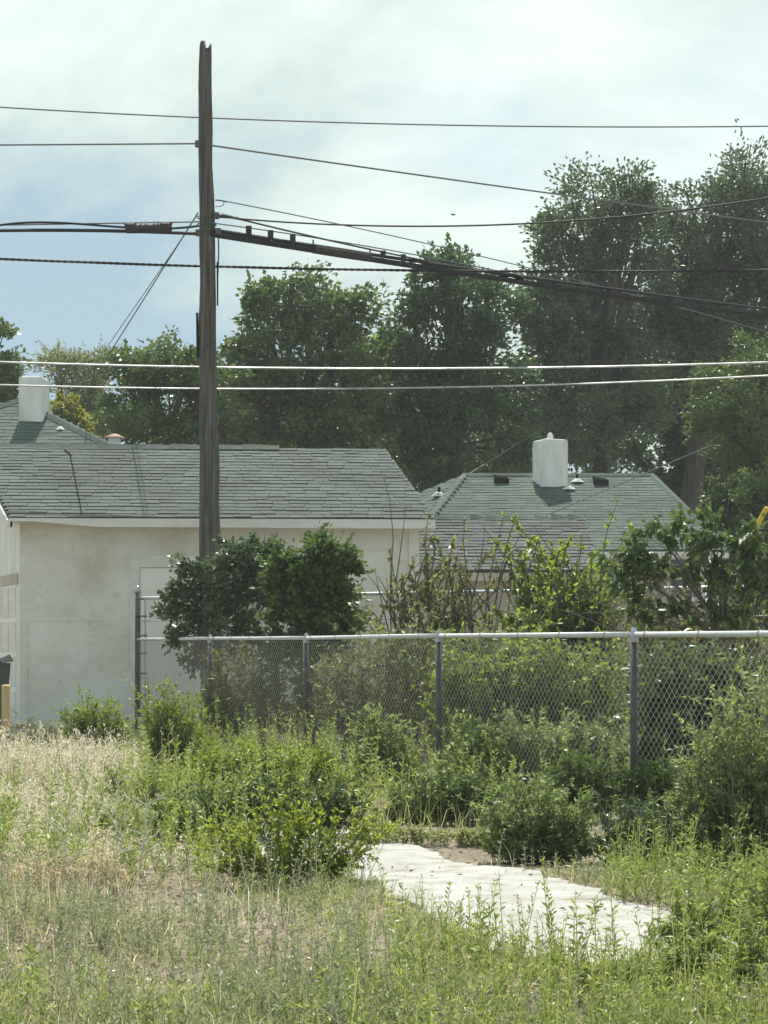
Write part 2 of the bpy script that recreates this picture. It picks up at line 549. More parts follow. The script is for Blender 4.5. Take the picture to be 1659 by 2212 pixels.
def shingle_plane(parent, EL, ER, RR, RL, expo, tabw, mat_obj, mat_join, max_parts=300, thick=0.016, seed=1):
    """lay courses of shingle tabs over the roof plane EL-ER (eave) to RL-RR (ridge)"""
    r = random.Random(seed)
    EL, ER, RR, RL = map(Vector, (EL, ER, RR, RL))
    u = (ER - EL).normalized()
    nrm = (ER - EL).cross(RL - EL).normalized()
    if nrm.z < 0: nrm = -nrm
    vdir = nrm.cross(u).normalized()
    if vdir.z < 0: vdir = -vdir
    H = (RL - EL).dot(vdir)
    lx0, lx1 = 0.0, (RL - EL).dot(u)
    rx0, rx1 = (ER - EL).dot(u), (RR - EL).dot(u)
    nc = int(math.ceil(H / expo))
    me = None
    mb = MB()
    parts = 0
    for k in range(nc):
        v0 = k * expo
        vl = min(expo + 0.05, H - v0 + 0.01)
        t0 = v0 / H
        xa, xb = lx0 + (lx1 - lx0) * t0, rx0 + (rx1 - rx0) * t0
        x = xa - r.uniform(0, tabw) * 0.8
        while x < xb - 0.02:
            w = tabw * r.uniform(0.75, 1.3)
            a, c = max(x, xa), min(x + w, xb)
            x += w
            if c - a < 0.03: continue
            drop = r.uniform(-0.022, 0.016)
            lift = thick * r.uniform(0.8, 1.6)
            o = EL + u * (a + 0.003) + vdir * (v0 + drop) + nrm * 0.012
            if parts < max_parts:
                if me is None:
                    me = unit_shingle()
                    me.materials.append(mat_obj)
                ob = bpy.data.objects.new('shingle', me)
                col.objects.link(ob)
                mw = Matrix.Identity(4)
                for i_, (vec, sc_) in enumerate(((u, c - a - 0.006), (vdir, vl - drop), (nrm, lift))):
                    for j_ in range(3): mw[j_][i_] = vec[j_] * sc_
                for j_ in range(3): mw[j_][3] = o[j_]
                ob.parent = parent
                ob.matrix_parent_inverse = Matrix.Translation(-parent_world(parent))
                ob.matrix_basis = mw
                parts += 1
            else:
                W, L, T = u * (c - a - 0.006), vdir * (vl - drop), nrm * lift
                mb.hexa([o, o + W, o + W + L - T, o + L - T, o + T, o + W + T, o + W + L, o + L])
    if mb.v:
        s = mb.build('shingle_courses', mat_join, None)
        s.parent = parent
        s.matrix_parent_inverse = Matrix.Translation(-parent_world(parent))
        tag(s, kind='stuff')


def parent_world(o):
    """parts are built in world coordinates with a compensating inverse, so their own origin is the world's"""
    L = Vector((0, 0, 0))
    while o is not None:
        if o.type == 'EMPTY': L = L + Vector(o.location)
        o = o.parent
    return L


def slab(parent, name, pts, mat, t=0.05):
    mb = MB()
    mb.prism(pts, (0, 0, -t))
    ob = mb.build(name, mat)
    if parent is not None:
        ob.parent = parent
        ob.matrix_parent_inverse = Matrix.Translation(-parent_world(parent))
    return ob


def sub(mb, name, mat, parent, smooth=False):
    """a sub-part: a child of a part mesh (whose own transform is identity in the world)"""
    ob = mb.build(name, mat, None, smooth)
    ob.parent = parent
    if parent.type == 'EMPTY':
        ob.matrix_parent_inverse = Matrix.Translation(-Vector(parent.location))
    else:
        ob.matrix_parent_inverse = parent.matrix_parent_inverse.inverted() @ Matrix.Translation((0, 0, 0)) if False else Matrix.Identity(4)
    return ob


# note: a part mesh keeps identity basis and an inverse that cancels its thing's location, so its world matrix is identity;
# sub-parts below it need no inverse at all.
def fix_sub(ob):
    ob.matrix_parent_inverse = Matrix.Identity(4)


# ---- the pale stucco garage in front
def build_garage():
    root = thing('garage', P(42, 1385, 27.3) * 1.0, 'long pale stucco garage with grey shingle roof behind the utility pole', 'garage')
    root.location.z = 0
    EL, ER = P(20, 1119, 27.0), P(941, 1122, 27.62)
    RL = Vector((EL.x - 1.33, 30.5, 4.46))
    RR = Vector((P(832, 978, 31.1).x, 31.1, 4.44))
    BL, BR = Vector((RL.x - 1.2, 34.0, 3.05)), Vector((RR.x - 0.75, 34.6, 3.05))
    # roof deck, front and back slope
    mb = MB()
    for q in ((EL, ER, RR, RL), (RL, RR, BR, BL)):
        mb.prism(q, (0, 0, -0.035))
    roof = mb.build('roof', M['deck'], root)
    shingle_plane(roof, EL, ER, RR, RL, 0.175, 0.27, M['shingle_grey'], M['shingle_grey_far'], 300, 0.0125, 3)
    for o in list(roof.children): fix_sub(o)
    # ridge caps on the near half of the ridge
    n = 17
    a, c = RL.lerp(RR, 0.0), P(601, 967, 30.93)
    for k in range(n):
        p, q = a.lerp(c, k / n), a.lerp(c, (k + 1.08) / n)
        cap = MB()
        h = 0.045 + 0.012 * (k % 2)
        cap.hexa([p + Vector((0, -.15, -.045)), q + Vector((0, -.15, -.045)), q + Vector((0, .15, -.045)), p + Vector((0, .15, -.045)),
                  p + Vector((0, -.03, h)), q + Vector((0, -.03, h - .012)), q + Vector((0, .03, h - .012)), p + Vector((0, .03, h))])
        o = sub(cap, 'ridge_cap', M['shingle_grey'], roof)
        fix_sub(o)
    # walls
    WL, WR = P(43, 1385, 27.35), P(906, 1385, 27.93)
    BWL = WL + Vector((-0.38 * 6.2, 6.2, 0))
    BWR = WR + Vector((-0.21 * 6.2, 6.2, 0))
    top = 3.0
    def wall(name, a, c, poly_extra=None, mat=M['stucco'], th=0.16):
        d = (c - a).normalized()
        nrm = Vector((-d.y, d.x, 0))
        pts = [Vector((a.x, a.y, -.15)), Vector((c.x, c.y, -.15)), Vector((c.x, c.y, top))] + (poly_extra or []) + [Vector((a.x, a.y, top))]
        w = MB()
        w.prism(pts, nrm * th)
        return w.build(name, mat, root)
    front = wall('wall', WL, WR)
    pk = lambda a, c, h: [Vector(((a.x + c.x) / 2, (a.y + c.y) / 2, h))]
    wall('gable_wall', BWL + Vector((0.02, 0, 0)), WL + Vector((0.0, 0.003, 0)), pk(BWL, WL, 4.25), M['stucco_white'])
    wall('gable_wall', WR, BWR, pk(BWR, WR, 4.25))
    wall('wall', BWR, BWL)
    # fascia with a sagging lower edge at its near end
    fa = []
    Ye = lambda x: 26.985 + (x - 20) / 921 * 0.62
    for x, y in ((20, 1119), (941, 1122), (941, 1142), (700, 1141), (420, 1139), (215, 1138), (165, 1134.5), (110, 1129), (70, 1126.5), (20, 1126)):
        fa.append(P(x, y, Ye(x)))
    mb = MB()
    mb.prism(fa, (0, 0.035, 0))
    mb.build('fascia', M['trim'], root)
    mb = MB()
    mb.poly([P(24, 1127, 27.02), P(939, 1137, 27.63), P(939, 1137, 27.63) + Vector((-.07, .36, 0)), P(24, 1127, 27.02) + Vector((-.1, .4, 0.0))])
    mb.build('soffit', M['trim'], root)
    # rake boards
    for (e, r) in ((EL, RL), (ER, RR)):
        mb = MB()
        d = Vector((0, 0, -.15))
        mb.hexa([e + d, e + d + Vector((-.03, 0, 0)), r + d + Vector((-.03, 0, 0)), r + d, e + Vector((0, 0, -.03)), e + Vector((-.03, 0, -.03)), r + Vector((-.03, 0, -.03)), r + Vector((0, 0, -.03))])
        mb.build('rake_board', M['trim'], root)
    # blocked side door: trim and flush panel painted like the wall
    yaw = math.atan2((WR - WL).y, (WR - WL).x)
    d = (WR - WL).normalized()
    nrm = Vector((d.y, -d.x, 0))
    def wp(x, y):
        """point on the front wall seen at x"""
        t = (x - 43) / (906 - 43)
        Y = 27.35 + t * 0.58
        return P(x, y, Y)
    def board(x0, y0, x1, y1, name, mat, off0, off1, parent=root):
        a, c = wp(x0, y1), wp(x1, y1)
        z0, z1 = wp(x0, y1).z, wp(x0, y0).z
        w = MB()
        q = []
        for z in (z0, z1):
            for p_, of in ((a, off1), (c, off1), (c, off0), (a, off0)):
                q.append(Vector((p_.x, p_.y, z)) + nrm * of)
        w.hexa(q)
        return w.build(name, mat, parent)
    board(303, 1226, 446, 1563, 'door', M['door'], -.01, 0.014)
    board(284, 1201, 302, 1566, 'door_trim', M['trim'], -.01, 0.045)
    board(302.2, 1201, 447, 1225, 'door_trim', M['trim'], -.01, 0.043)
    board(447.2, 1201, 464, 1566, 'door_trim', M['trim'], -.01, 0.045)
    board(43, 1338, 283, 1341, 'plaster_seam', M['stucco'], -.01, 0.006)
    board(43.5, 1345, 60, 1566, 'corner_strip', M['stucco'], -.01, 0.010)
    # roll-up door on the end wall
    dd = (BWL - WL).normalized()
    en = Vector((-dd.y, dd.x, 0))
    if en.y > 0: en = -en
    e0 = WL + dd * 0.22
    e1 = WL + dd * 4.6
    def panel(t0, t1, z0, z1, off, name, mat, parent=root):
        w = MB()
        q = []
        for z in (z0, z1):
            for t, of in ((t0, off), (t1, off), (t1, -.02), (t0, -.02)):
                p_ = e0.lerp(e1, t)
                q.append(Vector((p_.x, p_.y, z)) + en * of)
        w.hexa(q)
        return w.build(name, mat, parent)
    gd = panel(0.0, 1, 0, 2.1, .012, 'roll_up_door', M['door'])
    panel(-.03, 1.03, 2.102, 2.26, .03, 'door_header', M['stucco_pink'])
    for r_ in range(4):
        for c_ in range(7):
            o = panel(.012 + c_ / 7, -.012 + (c_ + 1) / 7, .06 + r_ * .52, .50 + r_ * .52, .026, 'door_panel', M['trim'], None)
            o.parent = gd
            fix_sub(o)
    # little lamp hook at the corner of the eave
    mb = MB()
    mb.tube([P(25, 1126, 26.97), P(25, 1132, 26.97), P(24.5, 1139, 26.97)], [.010, .022, .012], 6)
    mb.build('hook', M['vent'], root)
    # cable clipped to the roof and its mast foot
    def on_roof(x, y, lift=0.04):
        nr = (ER - EL).cross(RL - EL).normalized()
        if nr.z < 0: nr = -nr
        o = Vector((0, 0, EYE))
        ray = P(x, y, 1.0) - o
        t = (EL + nr * lift - o).dot(nr) / ray.dot(nr)
        return o + ray * t
    mb = MB()
    mb.tube([on_roof(152, 984), on_roof(157, 1005), on_roof(163, 1035), on_roof(168, 1062), on_roof(173, 1085), on_roof(177, 1112)], .006, 5)
    mb.tube([on_roof(140, 972), on_roof(147, 976), on_roof(155, 984)], .011, 5)
    mb.build('roof_cable', M['vent'], root)
    # roof flue with a rusty cowl
    b0 = P(248, 968, 31.2)
    mb = MB()
    mb.tube([b0 + Vector((0, 0, -.2)), b0 + Vector((0, 0, .17))], .105, 12)
    fl = mb.build('flue', M['flash'], root)
    mb = MB()
    mb.tube([b0 + Vector((0, 0, .17)), b0 + Vector((0, 0, .19)), b0 + Vector((0, 0, .24))], [.17, .15, .04], 12)
    o = mb.build('cowl', M['rust'], None)
    o.parent = fl
    fix_sub(o)
    return root


build_garage()


def chimney(parent, base, w, d, h, yaw, name='chimney', cap=True):
    """rendered chimney stack with softly rounded top"""
    mb = MB()
    R = Matrix.Rotation(yaw, 3, 'Z')
    prof = [(0, 1.0), (h - .10, 1.0), (h - .04, .985), (h - .01, .94), (h, .86)]
    i0 = len(mb.v)
    nr = 0
    ring = []
    bev = .08
    for x, y in ((-1, -1), (1, -1), (1, 1), (-1, 1)):
        ring += [(x * (1 - (bev if x * y > 0 else .02)), y * (1 - (.02 if x * y > 0 else bev))), (x * (1 - (.02 if x * y > 0 else bev)), y * (1 - (bev if x * y > 0 else .02)))]
    n = len(ring)
    for z, s in prof:
        for x, y in ring:
            mb.v.append(tuple(Vector(base) + R @ Vector((x * w / 2 * s, y * d / 2 * s, z))))
    for k in range(len(prof) - 1):
        for j in range(n):
            mb.f.append([i0 + k * n + j, i0 + k * n + (j + 1) % n, i0 + (k + 1) * n + (j + 1) % n, i0 + (k + 1) * n + j])
    mb.f.append([i0 + (len(prof) - 1) * n + j for j in range(n)])
    return mb.build(name, M['stucco_white'], parent)


# ---- second garage, right of the first
def build_second_garage():
    root = thing('garage', Vector((2.0, 30.4, 0)), 'small pink-beige garage with grey shingle roof behind the bare shrubs', 'garage')
    EL, ER = P(840, 1233, 30.0), P(1301, 1234, 30.0)
    RL, RR = P(840, 1121, 33.0), P(1262, 1121, 33.0)
    BL, BR = Vector((EL.x, 36.0, EL.z)), Vector((ER.x + .1, 36.0, EL.z))
    mb = MB()
    for q in ((EL, ER, RR, RL), (RL, RR, BR, BL)):
        mb.prism(q, (0, 0, -0.035))
    roof = mb.build('roof', M['deck'], root)
    shingle_plane(roof, EL, ER, RR, RL, 0.19, 0.30, M['shingle_old'], M['shingle_grey_far'], 300, 0.015, 9)
    for o in list(roof.children): fix_sub(o)
    for k in range(12):
        p, q = RL.lerp(RR, k / 12), RL.lerp(RR, (k + 1.1) / 12)
        cap = MB()
        s_ = .03 * random.random()
        cap.hexa([p + Vector((0, -.15, -.04)), q + Vector((0, -.15, -.04)), q + Vector((0, .15, -.04)), p + Vector((0, .15, -.04)),
                  p + Vector((0, -.03, .05 + s_)), q + Vector((0, -.03, .03)), q + Vector((0, .03, .03)), p + Vector((0, .03, .05 + s_))])
        o = sub(cap, 'ridge_cap', M['shingle_grey'], roof)
        fix_sub(o)
    x0, x1 = EL.x + .1, ER.x - .22
    w = MB()
    w.prism([Vector((x0, 30.35, -.1)), Vector((x1, 30.35, -.1)), Vector((x1, 30.35, 2.3)), Vector((x0, 30.35, 2.3))], (0, .15, 0))
    w.build('wall', M['stucco_pink'], root)
    w = MB()
    w.prism([Vector((x1, 30.503, -.1)), Vector((x1, 35.6, -.1)), Vector((x1, 35.6, 2.3)), Vector((x1, 33, 3.3)), Vector((x1, 30.503, 2.34))], (-.15, 0, 0))
    w.build('gable_wall', M['stucco_pink'], root)
    mb = MB()
    mb.box(((EL.x + ER.x) / 2, 29.99, EL.z - .1), ER.x - EL.x, .03, .13)
    mb.build('fascia', M['tan_wood'] if False else M['stucco_pink'], root)
    mb = MB()
    mb.poly([Vector((EL.x, 30.01, EL.z - .08)), Vector((ER.x, 30.01, EL.z - .08)), Vector((ER.x, 30.35, EL.z - .08)), Vector((EL.x, 30.35, EL.z - .08))])
    mb.build('soffit', M['trim'], root)


build_second_garage()


def on_plane(x, y, a, b_, c, lift=0.0):
    nr = (b_ - a).cross(c - a).normalized()
    if nr.z < 0: nr = -nr
    o = Vector((0, 0, EYE))
    ray = P(x, y, 1.0) - o
    t = (a + nr * lift - o).dot(nr) / ray.dot(nr)
    return o + ray * t


# ---- the bungalow with a green hipped roof and a chimney
def build_bungalow():
    root = thing('house', Vector((4, 38, 0)), 'house with green hipped shingle roof, white chimney and two dark roof vents', 'house')
    ez = P(830, 1189, 37).z
    FL, FR = Vector((P(876, 1189, 37).x, 37, ez)), Vector((P(1574, 1189, 37).x, 37, ez))
    RL, RR = P(1005, 1027, 41.2), P(1408, 1026, 41.2)
    RR.z = RL.z
    BL, BR = Vector((-3.4, 45.3, ez)), Vector((FR.x + .25, 45.4, ez))
    mb = MB()
    for q in ((FL, FR, RR, RL), (BL, FL, RL), (FR, BR, RR), (BR, BL, RL, RR)):
        mb.prism(q, (0, 0, -0.04))
    roof = mb.build('roof', M['deck'], root)
    shingle_plane(roof, FL, FR, RR, RL, 0.17, 0.32, M['shingle_green'], M['shingle_green'], 0, 0.009, 21)
    shingle_plane(roof, BL, FL, RL, RL + (FL - BL).normalized() * .01, 0.17, 0.32, M['shingle_green'], M['shingle_green'], 0, 0.009, 22)
    for o in list(roof.children): fix_sub(o)
    def caps(a, c, n, w=.13):
        for k in range(n):
            p, q = a.lerp(c, k / n), a.lerp(c, (k + 1.08) / n)
            d = (q - p).normalized()
            s_ = d.cross(Vector((0, 0, 1))).normalized() * w
            cap = MB()
            up = Vector((0, 0, 1))
            cap.hexa([p - s_ - up * .02, q - s_ - up * .02, q + s_ - up * .02, p + s_ - up * .02,
                      p - s_ * .3 + up * .055, q - s_ * .3 + up * .045, q + s_ * .3 + up * .045, p + s_ * .3 + up * .055])
            o = sub(cap, 'ridge_cap', M['shingle_green'], roof)
            fix_sub(o)
    caps(RL, RR, 14)
    caps(RL, FL, 12)
    caps(RR, FR, 12)
    # lower wing at the far side
    mb = MB()
    a = P(1440, 1093, 41.0)
    q = [P(1430, 1094, 42), P(1490, 1096, 42), P(1575, 1192, 38.2), P(1500, 1192, 38.2)]
    mb.prism(q, (0, 0, -.05))
    o = sub(mb, 'wing_roof', M['shingle_green'], roof)
    fix_sub(o)
    # walls
    w = MB()
    x0, x1, y0, y1 = FL.x + .45, FR.x - .4, 37.4, 44.9
    c = [Vector((x0, y0, -.1)), Vector((x1, y0, -.1)), Vector((x1, y1, -.1)), Vector((x0, y1, -.1))]
    for i_ in range(4):
        p, q = c[i_], c[(i_ + 1) % 4]
        w.poly([p, q, Vector((q.x, q.y, ez - .02)), Vector((p.x, p.y, ez - .02))])
    w.build('wall', M['stucco_pink'], root)
    mb = MB()
    mb.bar(FL + Vector((0, -.02, -.09)), FR + Vector((0, -.02, -.09)), .03, .13)
    mb.build('fascia', M['trim'], root)
    # window behind the grey post
    wx, wz = P(1296, 1255, 37.4).x, P(1296, 1250, 37.4).z
    for cx in (wx, P(1480, 1250, 37.4).x):
        fr = MB()
        for dx, dz, sx, sz in ((-.33, 0, .07, .9), (.33, 0, .07, .9), (0, .415, .58, .07), (0, -.415, .58, .07), (0, 0.0, .58, .045)):
            fr.box((cx + dx, 37.375, wz + dz), sx, .06, sz)
        f = fr.build('window', M['trim'], root)
        pn = MB()
        pn.box((cx, 37.39, wz), .6, .012, .78)
        o = pn.build('pane', M['pane'])
        o.parent = f
        fix_sub(o)
    # chimney
    base = on_plane(1190, 1050, FL, FR, RL)
    ch = chimney(root, base + Vector((0, .12, -.32)), .60, .60, 1.34, math.radians(22))
    mb = MB()
    t = base + Vector((0, .12, 1.0))
    mb.tube([t, t + Vector((0, 0, .05)), t + Vector((0, 0, .07)), t + Vector((0, 0, .14)), t + Vector((0, 0, .19))], [.04, .05, .075, .06, .02], 8)
    o = mb.build('chimney_cowl', M['flash'])
    o.parent = ch
    fix_sub(o)
    mb = MB()
    R = Matrix.Rotation(math.radians(22), 3, 'Z')
    mb.box(base + Vector((0, .12, -.09)), .66, .66, .10, math.radians(22))
    o = mb.build('chimney_flashing', M['deck'])
    o.parent = ch
    fix_sub(o)
    # box vents
    for x, y in ((1085, 1045), (1300, 1049)):
        p = on_plane(x, y, FL, FR, RL)
        mb = MB()
        mb.hexa([p + Vector((-.15, -.04, 0)), p + Vector((.15, -.04, 0)), p + Vector((.15, .26, .08)), p + Vector((-.15, .26, .08)),
                 p + Vector((-.17, -.08, .13)), p + Vector((.15, -.05, .11)), p + Vector((.14, .24, .17)), p + Vector((-.18, .24, .23))])
        mb.build('roof_vent', M['vent'], root)
    # plumbing pipes with pale collars
    for x, y, h in ((1247, 1042, .19), (1229, 1058, .03)):
        p = on_plane(x, y, FL, FR, RL)
        mb = MB()
        mb.tube([p + Vector((0, 0, -.05)), p + Vector((0, 0, h))], .028, 8)
        pp = mb.build('vent_pipe', M['vent'], root)
        mb = MB()
        mb.tube([p + Vector((0, -.02, .0)), p + Vector((0, -.02, .035)), p + Vector((0, 0, .07))], [.16, .11, .04], 12)
        o = mb.build('collar', M['flash'])
        o.parent = pp
        fix_sub(o)
    p = on_plane(949, 1073, BL, FL, RL)
    mb = MB()
    mb.tube([p + Vector((0, 0, -.1)), p + Vector((0, 0, .2))], .035, 8)
    pp = mb.build('vent_pipe', M['vent'], root)
    mb = MB()
    mb.tube([p + Vector((0, -.02, 0)), p + Vector((0, -.02, .05)), p + Vector((0, 0, .09))], [.17, .12, .04], 12)
    o = mb.build('collar', M['flash'])
    o.parent = pp
    fix_sub(o)


build_bungalow()


# ---- house behind the left end of the garage
def build_left_house():
    root = thing('house', Vector((-8, 38, 0)), 'house with green pyramid roof and white chimney rising behind the garage', 'house')
    A = P(44, 866, 40.5)
    ez = 4.4
    FR = Vector((P(398, 1020, 37).x, 37, ez))
    FL = Vector((-12.6, 37, ez))
    BR, BL = Vector((FR.x - .2, 44, ez)), Vector((-12.8, 44, ez))
    A2 = A + Vector((-.03, 0, 0))
    mb = MB()
    for q in ((FL, FR, A, A2), (FR, BR, A), (BL, FL, A2), (BR, BL, A2, A)):
        mb.prism(q, (0, 0, -0.04))
    roof = mb.build('roof', M['deck'], root)
    shingle_plane(roof, FL, FR, A, A2, 0.17, 0.32, M['shingle_green'], M['shingle_green'], 0, 0.009, 31)
    for o in list(roof.children): fix_sub(o)
    def caps(a, c, n, w=.14):
        for k in range(n):
            p, q = a.lerp(c, k / n), a.lerp(c, (k + 1.08) / n)
            d = (q - p).normalized()
            s_ = d.cross(Vector((0, 0, 1))).normalized() * w
            up = Vector((0, 0, 1))
            cap = MB()
            cap.hexa([p - s_ - up * .03, q - s_ - up * .03, q + s_ - up * .03, p + s_ - up * .03,
                      p - s_ * .3 + up * .06, q - s_ * .3 + up * .05, q + s_ * .3 + up * .05, p + s_ * .3 + up * .06])
            o = sub(cap, 'ridge_cap', M['shingle_green'], roof)
            fix_sub(o)
    caps(A, FR, 18)
    caps(A2, FL, 12)
    w = MB()
    x0, x1, y0, y1 = FL.x + .5, FR.x - .5, 37.4, 43.5
    c = [Vector((x0, y0, -.1)), Vector((x1, y0, -.1)), Vector((x1, y1, -.1)), Vector((x0, y1, -.1))]
    for i_ in range(4):
        p, q = c[i_], c[(i_ + 1) % 4]
        w.poly([p, q, Vector((q.x, q.y, ez - .02)), Vector((p.x, p.y, ez - .02))])
    w.build('wall', M['stucco_pink'], root)
    base = on_plane(70, 912, FL, FR, A2)
    ch = chimney(root, base + Vector((0, .24, -.3)), .54, .54, 1.28, math.radians(-6))
    mb = MB()
    mb.box(base + Vector((0, .22, -.06)), .60, .60, .1, math.radians(-6))
    o = mb.build('chimney_flashing', M['deck'])
    o.parent = ch
    fix_sub(o)
    p = on_plane(131, 929, FL, FR, A2)
    mb = MB()
    mb.tube([p, p + Vector((0, 0, .04)), p + Vector((0, 0, .08))], [.10, .07, .03], 10)
    mb.build('flashing_collar', M['flash'], root)


build_left_house()


# ------------------------------------------------------------------ utility pole
POLE_Y = 26.2


def build_pole():
    c0 = P(443, 95, POLE_Y)
    c1 = P(454, 1200, POLE_Y)
    root = thing('utility_pole', (c1.x + .003, POLE_Y, 0), 'tall weathered wooden utility pole with a splintered top', 'pole')
    H = c0.z
    n, rings = 40, 120
    V = []
    for k in range(rings + 1):
        t = k / rings
        z = -0.3 + (H + 0.3) * t
        tt = (z - c1.z) / (c0.z - c1.z)
        cx = c1.x + (c0.x - c1.x) * tt + 0.006 * math.sin(z * 2.1) + 0.004 * math.sin(z * 5.3)
        r = 0.150 + (0.088 - 0.150) * max(0, tt) ** 0.85 + 0.002 * math.sin(z * 3.7)
        for j in range(n):
            a = 2 * PI * j / n
            g = 0.5 * math.sin(7 * a + 0.6 * math.sin(z * 1.3)) + 0.5 * math.sin(13 * a + 0.9 * math.sin(z * 0.9 + 2)) + .5 * math.sin(3 * a + z * 1.1)
            rr = r * (1 + 0.034 * g + random.uniform(-.02, .02) + .03 * math.sin(z * 6.1 + 2 * a) * math.sin(z * 1.7))
            zz = z
            if k == rings:
                zz = z + 0.10 * math.sin(3 * a + 2.0) - .05 * (math.cos(a) > .1) + random.uniform(-.035, .035) - 0.05
            V.append((cx + rr * math.cos(a), POLE_Y + rr * math.sin(a), zz))
    top = len(V)
    V.append((c0.x, POLE_Y, H - 0.12))
    faces = []
    for k in range(rings):
        for j in range(n):
            j2 = (j + 1) % n
            faces.append((k * n + j, k * n + j2, (k + 1) * n + j2, (k + 1) * n + j))
    for j in range(n):
        faces.append((rings * n + j, rings * n + (j + 1) % n, top))
    me = bpy.data.meshes.new('shaft')
    me.from_pydata(V, [], faces)
    me.materials.append(M['wood_pole'])
    me.polygons.foreach_set('use_smooth', np.ones(len(me.polygons), dtype=bool))
    sh = bpy.data.objects.new('shaft', me)
    col.objects.link(sh)
    adopt(sh, root)
    Yf = POLE_Y - .14
    # conduit strip, ground wire, bolts, brackets
    mb = MB()
    mb.bar(P(426.5, 676, POLE_Y - .05), P(427.5, 772, POLE_Y - .05), .045, .03)
    mb.build('cable_guard', M['vent'], root)
    mb = MB()
    mb.tube([P(472, 506, POLE_Y - .04), P(473, 545, POLE_Y - .04), P(471, 600, POLE_Y - .05), P(471, 645, POLE_Y - .05)], .010, 5)
    mb.build('down_wire', M['black_rubber'], root)
    mb = MB()
    mb.bar(P(470, 566, POLE_Y - .05), P(470.5, 660, POLE_Y - .05), .035, .02)
    mb.build('cable_guard', M['vent'], root)
    for x, y in ((428, 311), (429, 503), (472, 500), (468, 466)):
        mb = MB()
        mb.box(P(x, y, POLE_Y - .06), .075, .07, .085)
        mb.build('bracket', M['dark_steel'], root)
    for y, hw in ((470, 19.5), (486, 19.8), (500, 20)):
        mb = MB()
        cx = 443 + 11 * (y - 95) / 1105
        c = P(cx, y, POLE_Y)
        r = hw / F * POLE_Y * 1.03
        mb.tube([c + Vector((r * math.cos(a), r * math.sin(a), 0)) for a in np.linspace(0, 2 * PI, 25)], .008, 5)
        mb.build('band', M['dark_steel'], root)
    for y in (405, 690, 745, 860):
        mb = MB()
        p = P(447 + random.uniform(-8, 8), y, Yf + .02)
        mb.tube([p, p + Vector((0, -.05, 0))], [.018, .014], 8)
        mb.build('bolt', M['dark_steel'], root)
    # staff of the drop hook with its curl
    mb = MB()
    mb.tube([P(466, 432, POLE_Y - .03), P(478, 433, POLE_Y), P(490, 436, POLE_Y + .05)], .012, 5)
    mb.tube([P(466, 446, POLE_Y), P(476, 446, POLE_Y), P(484, 442, POLE_Y), P(484, 436, POLE_Y)], .006, 5)
    mb.build('drop_hook', M['dark_steel'], root)
    mb = MB()
    mb.tube([P(466, 467, POLE_Y - .05), P(482, 466, POLE_Y), P(500, 469, POLE_Y + .06), P(520, 473, POLE_Y + .1)], [.02, .035, .022, .018], 6)
    mb.build('dead_end_clamp', M['splice'], root)


build_pole()


# ------------------------------------------------------------------ wires
def fit_pts(pts, x0, x1, Y0, Y1, n=60, deg=2):
    """smooth sagging line through measured points; depth runs from Y0 at the first to Y1 at the last"""
    px = np.array([p[0] for p in pts], float)
    py = np.array([p[1] for p in pts], float)
    c = np.polyfit(px, py, min(deg, len(pts) - 1))
    out = []
    for x in np.linspace(x0, x1, n):
        t = (x - px[0]) / (px[-1] - px[0])
        out.append(P(x, float(np.polyval(c, x)), Y0 + (Y1 - Y0) * t))
    return out


def wire(name, label, cat, pts, x0, x1, Y0, Y1, r, mat, deg=2, twist=False, group=None):
    line = fit_pts(pts, x0, x1, Y0, Y1, 60 if not twist else 1100, deg)
    if not twist:
        mb = MB()
        mb.tube(line, r, 6)
        o = mb.build(name, mat)
    else:
        root = thing(name, line[0], label, cat, group)
        for ph in (0, PI):
            mb = MB()
            q = []
            s = 0
            for k, p in enumerate(line):
                if k: s += (p - line[k - 1]).length
                a = 2 * PI * s / 0.20 + ph
                q.append(p + Vector((0, math.cos(a), math.sin(a))) * r * .33)
            mb.tube(q, r * .8, 5)
            mb.build('strand', mat, root)
        return root
    return tag(o, label, cat, group)


wire('power_line', 'uppermost single wire crossing the sky near the pole top', 'wire', [(0, 232), (430, 253), (830, 267), (1240, 275), (1659, 272)], -500, 2200, 29, 29, .011, M['grey_cable'])
wire('power_line', 'single wire ending at the pole from the left, second from top', 'wire', [(0, 313), (215, 312), (428, 310)], -600, 442, 26.6, POLE_Y, .012, M['grey_cable'], 1)
wire('power_line', 'single wire sloping from upper pole down across the right trees', 'wire', [(464, 316), (830, 365), (1220, 424), (1659, 480)], 455, 2100, POLE_Y, 34, .013, M['grey_cable'])
wire('drop_wire', 'thinnest wire sloping from the pole hook toward the middle trees', 'wire', [(488, 435), (830, 505), (1150, 581), (1400, 645)], 488, 1700, POLE_Y, 34, .0085, M['grey_cable'])
wire('power_line', 'thin wire sagging from pole then rising across the right trees', 'wire', [(500, 470), (760, 489), (970, 488), (1150, 481), (1400, 462), (1659, 428)], 505, 2100, POLE_Y, 24, .012, M['black_rubber'])
wire('messenger_wire', 'upper thin strand of cable bundle above the small black boxes', 'wire', [(472, 484), (640, 506), (900, 552), (1100, 590)], 455, 1105, POLE_Y, 29.9, .009, M['grey_cable'])
wire('messenger_wire', 'thin strand running from dead end clamp down into the cable coil', 'wire', [(520, 474), (700, 516), (930, 566), (1095, 596)], 520, 1100, POLE_Y, 29.9, .013, M['black_rubber'])
wire('telephone_cable', 'thick lower black cable sloping from pole toward right edge', 'cable', [(470, 508), (680, 540), (900, 576), (1100, 606), (1400, 648), (1659, 682)], 455, 2000, POLE_Y, 33, .042, M['black_rubber'], 3)
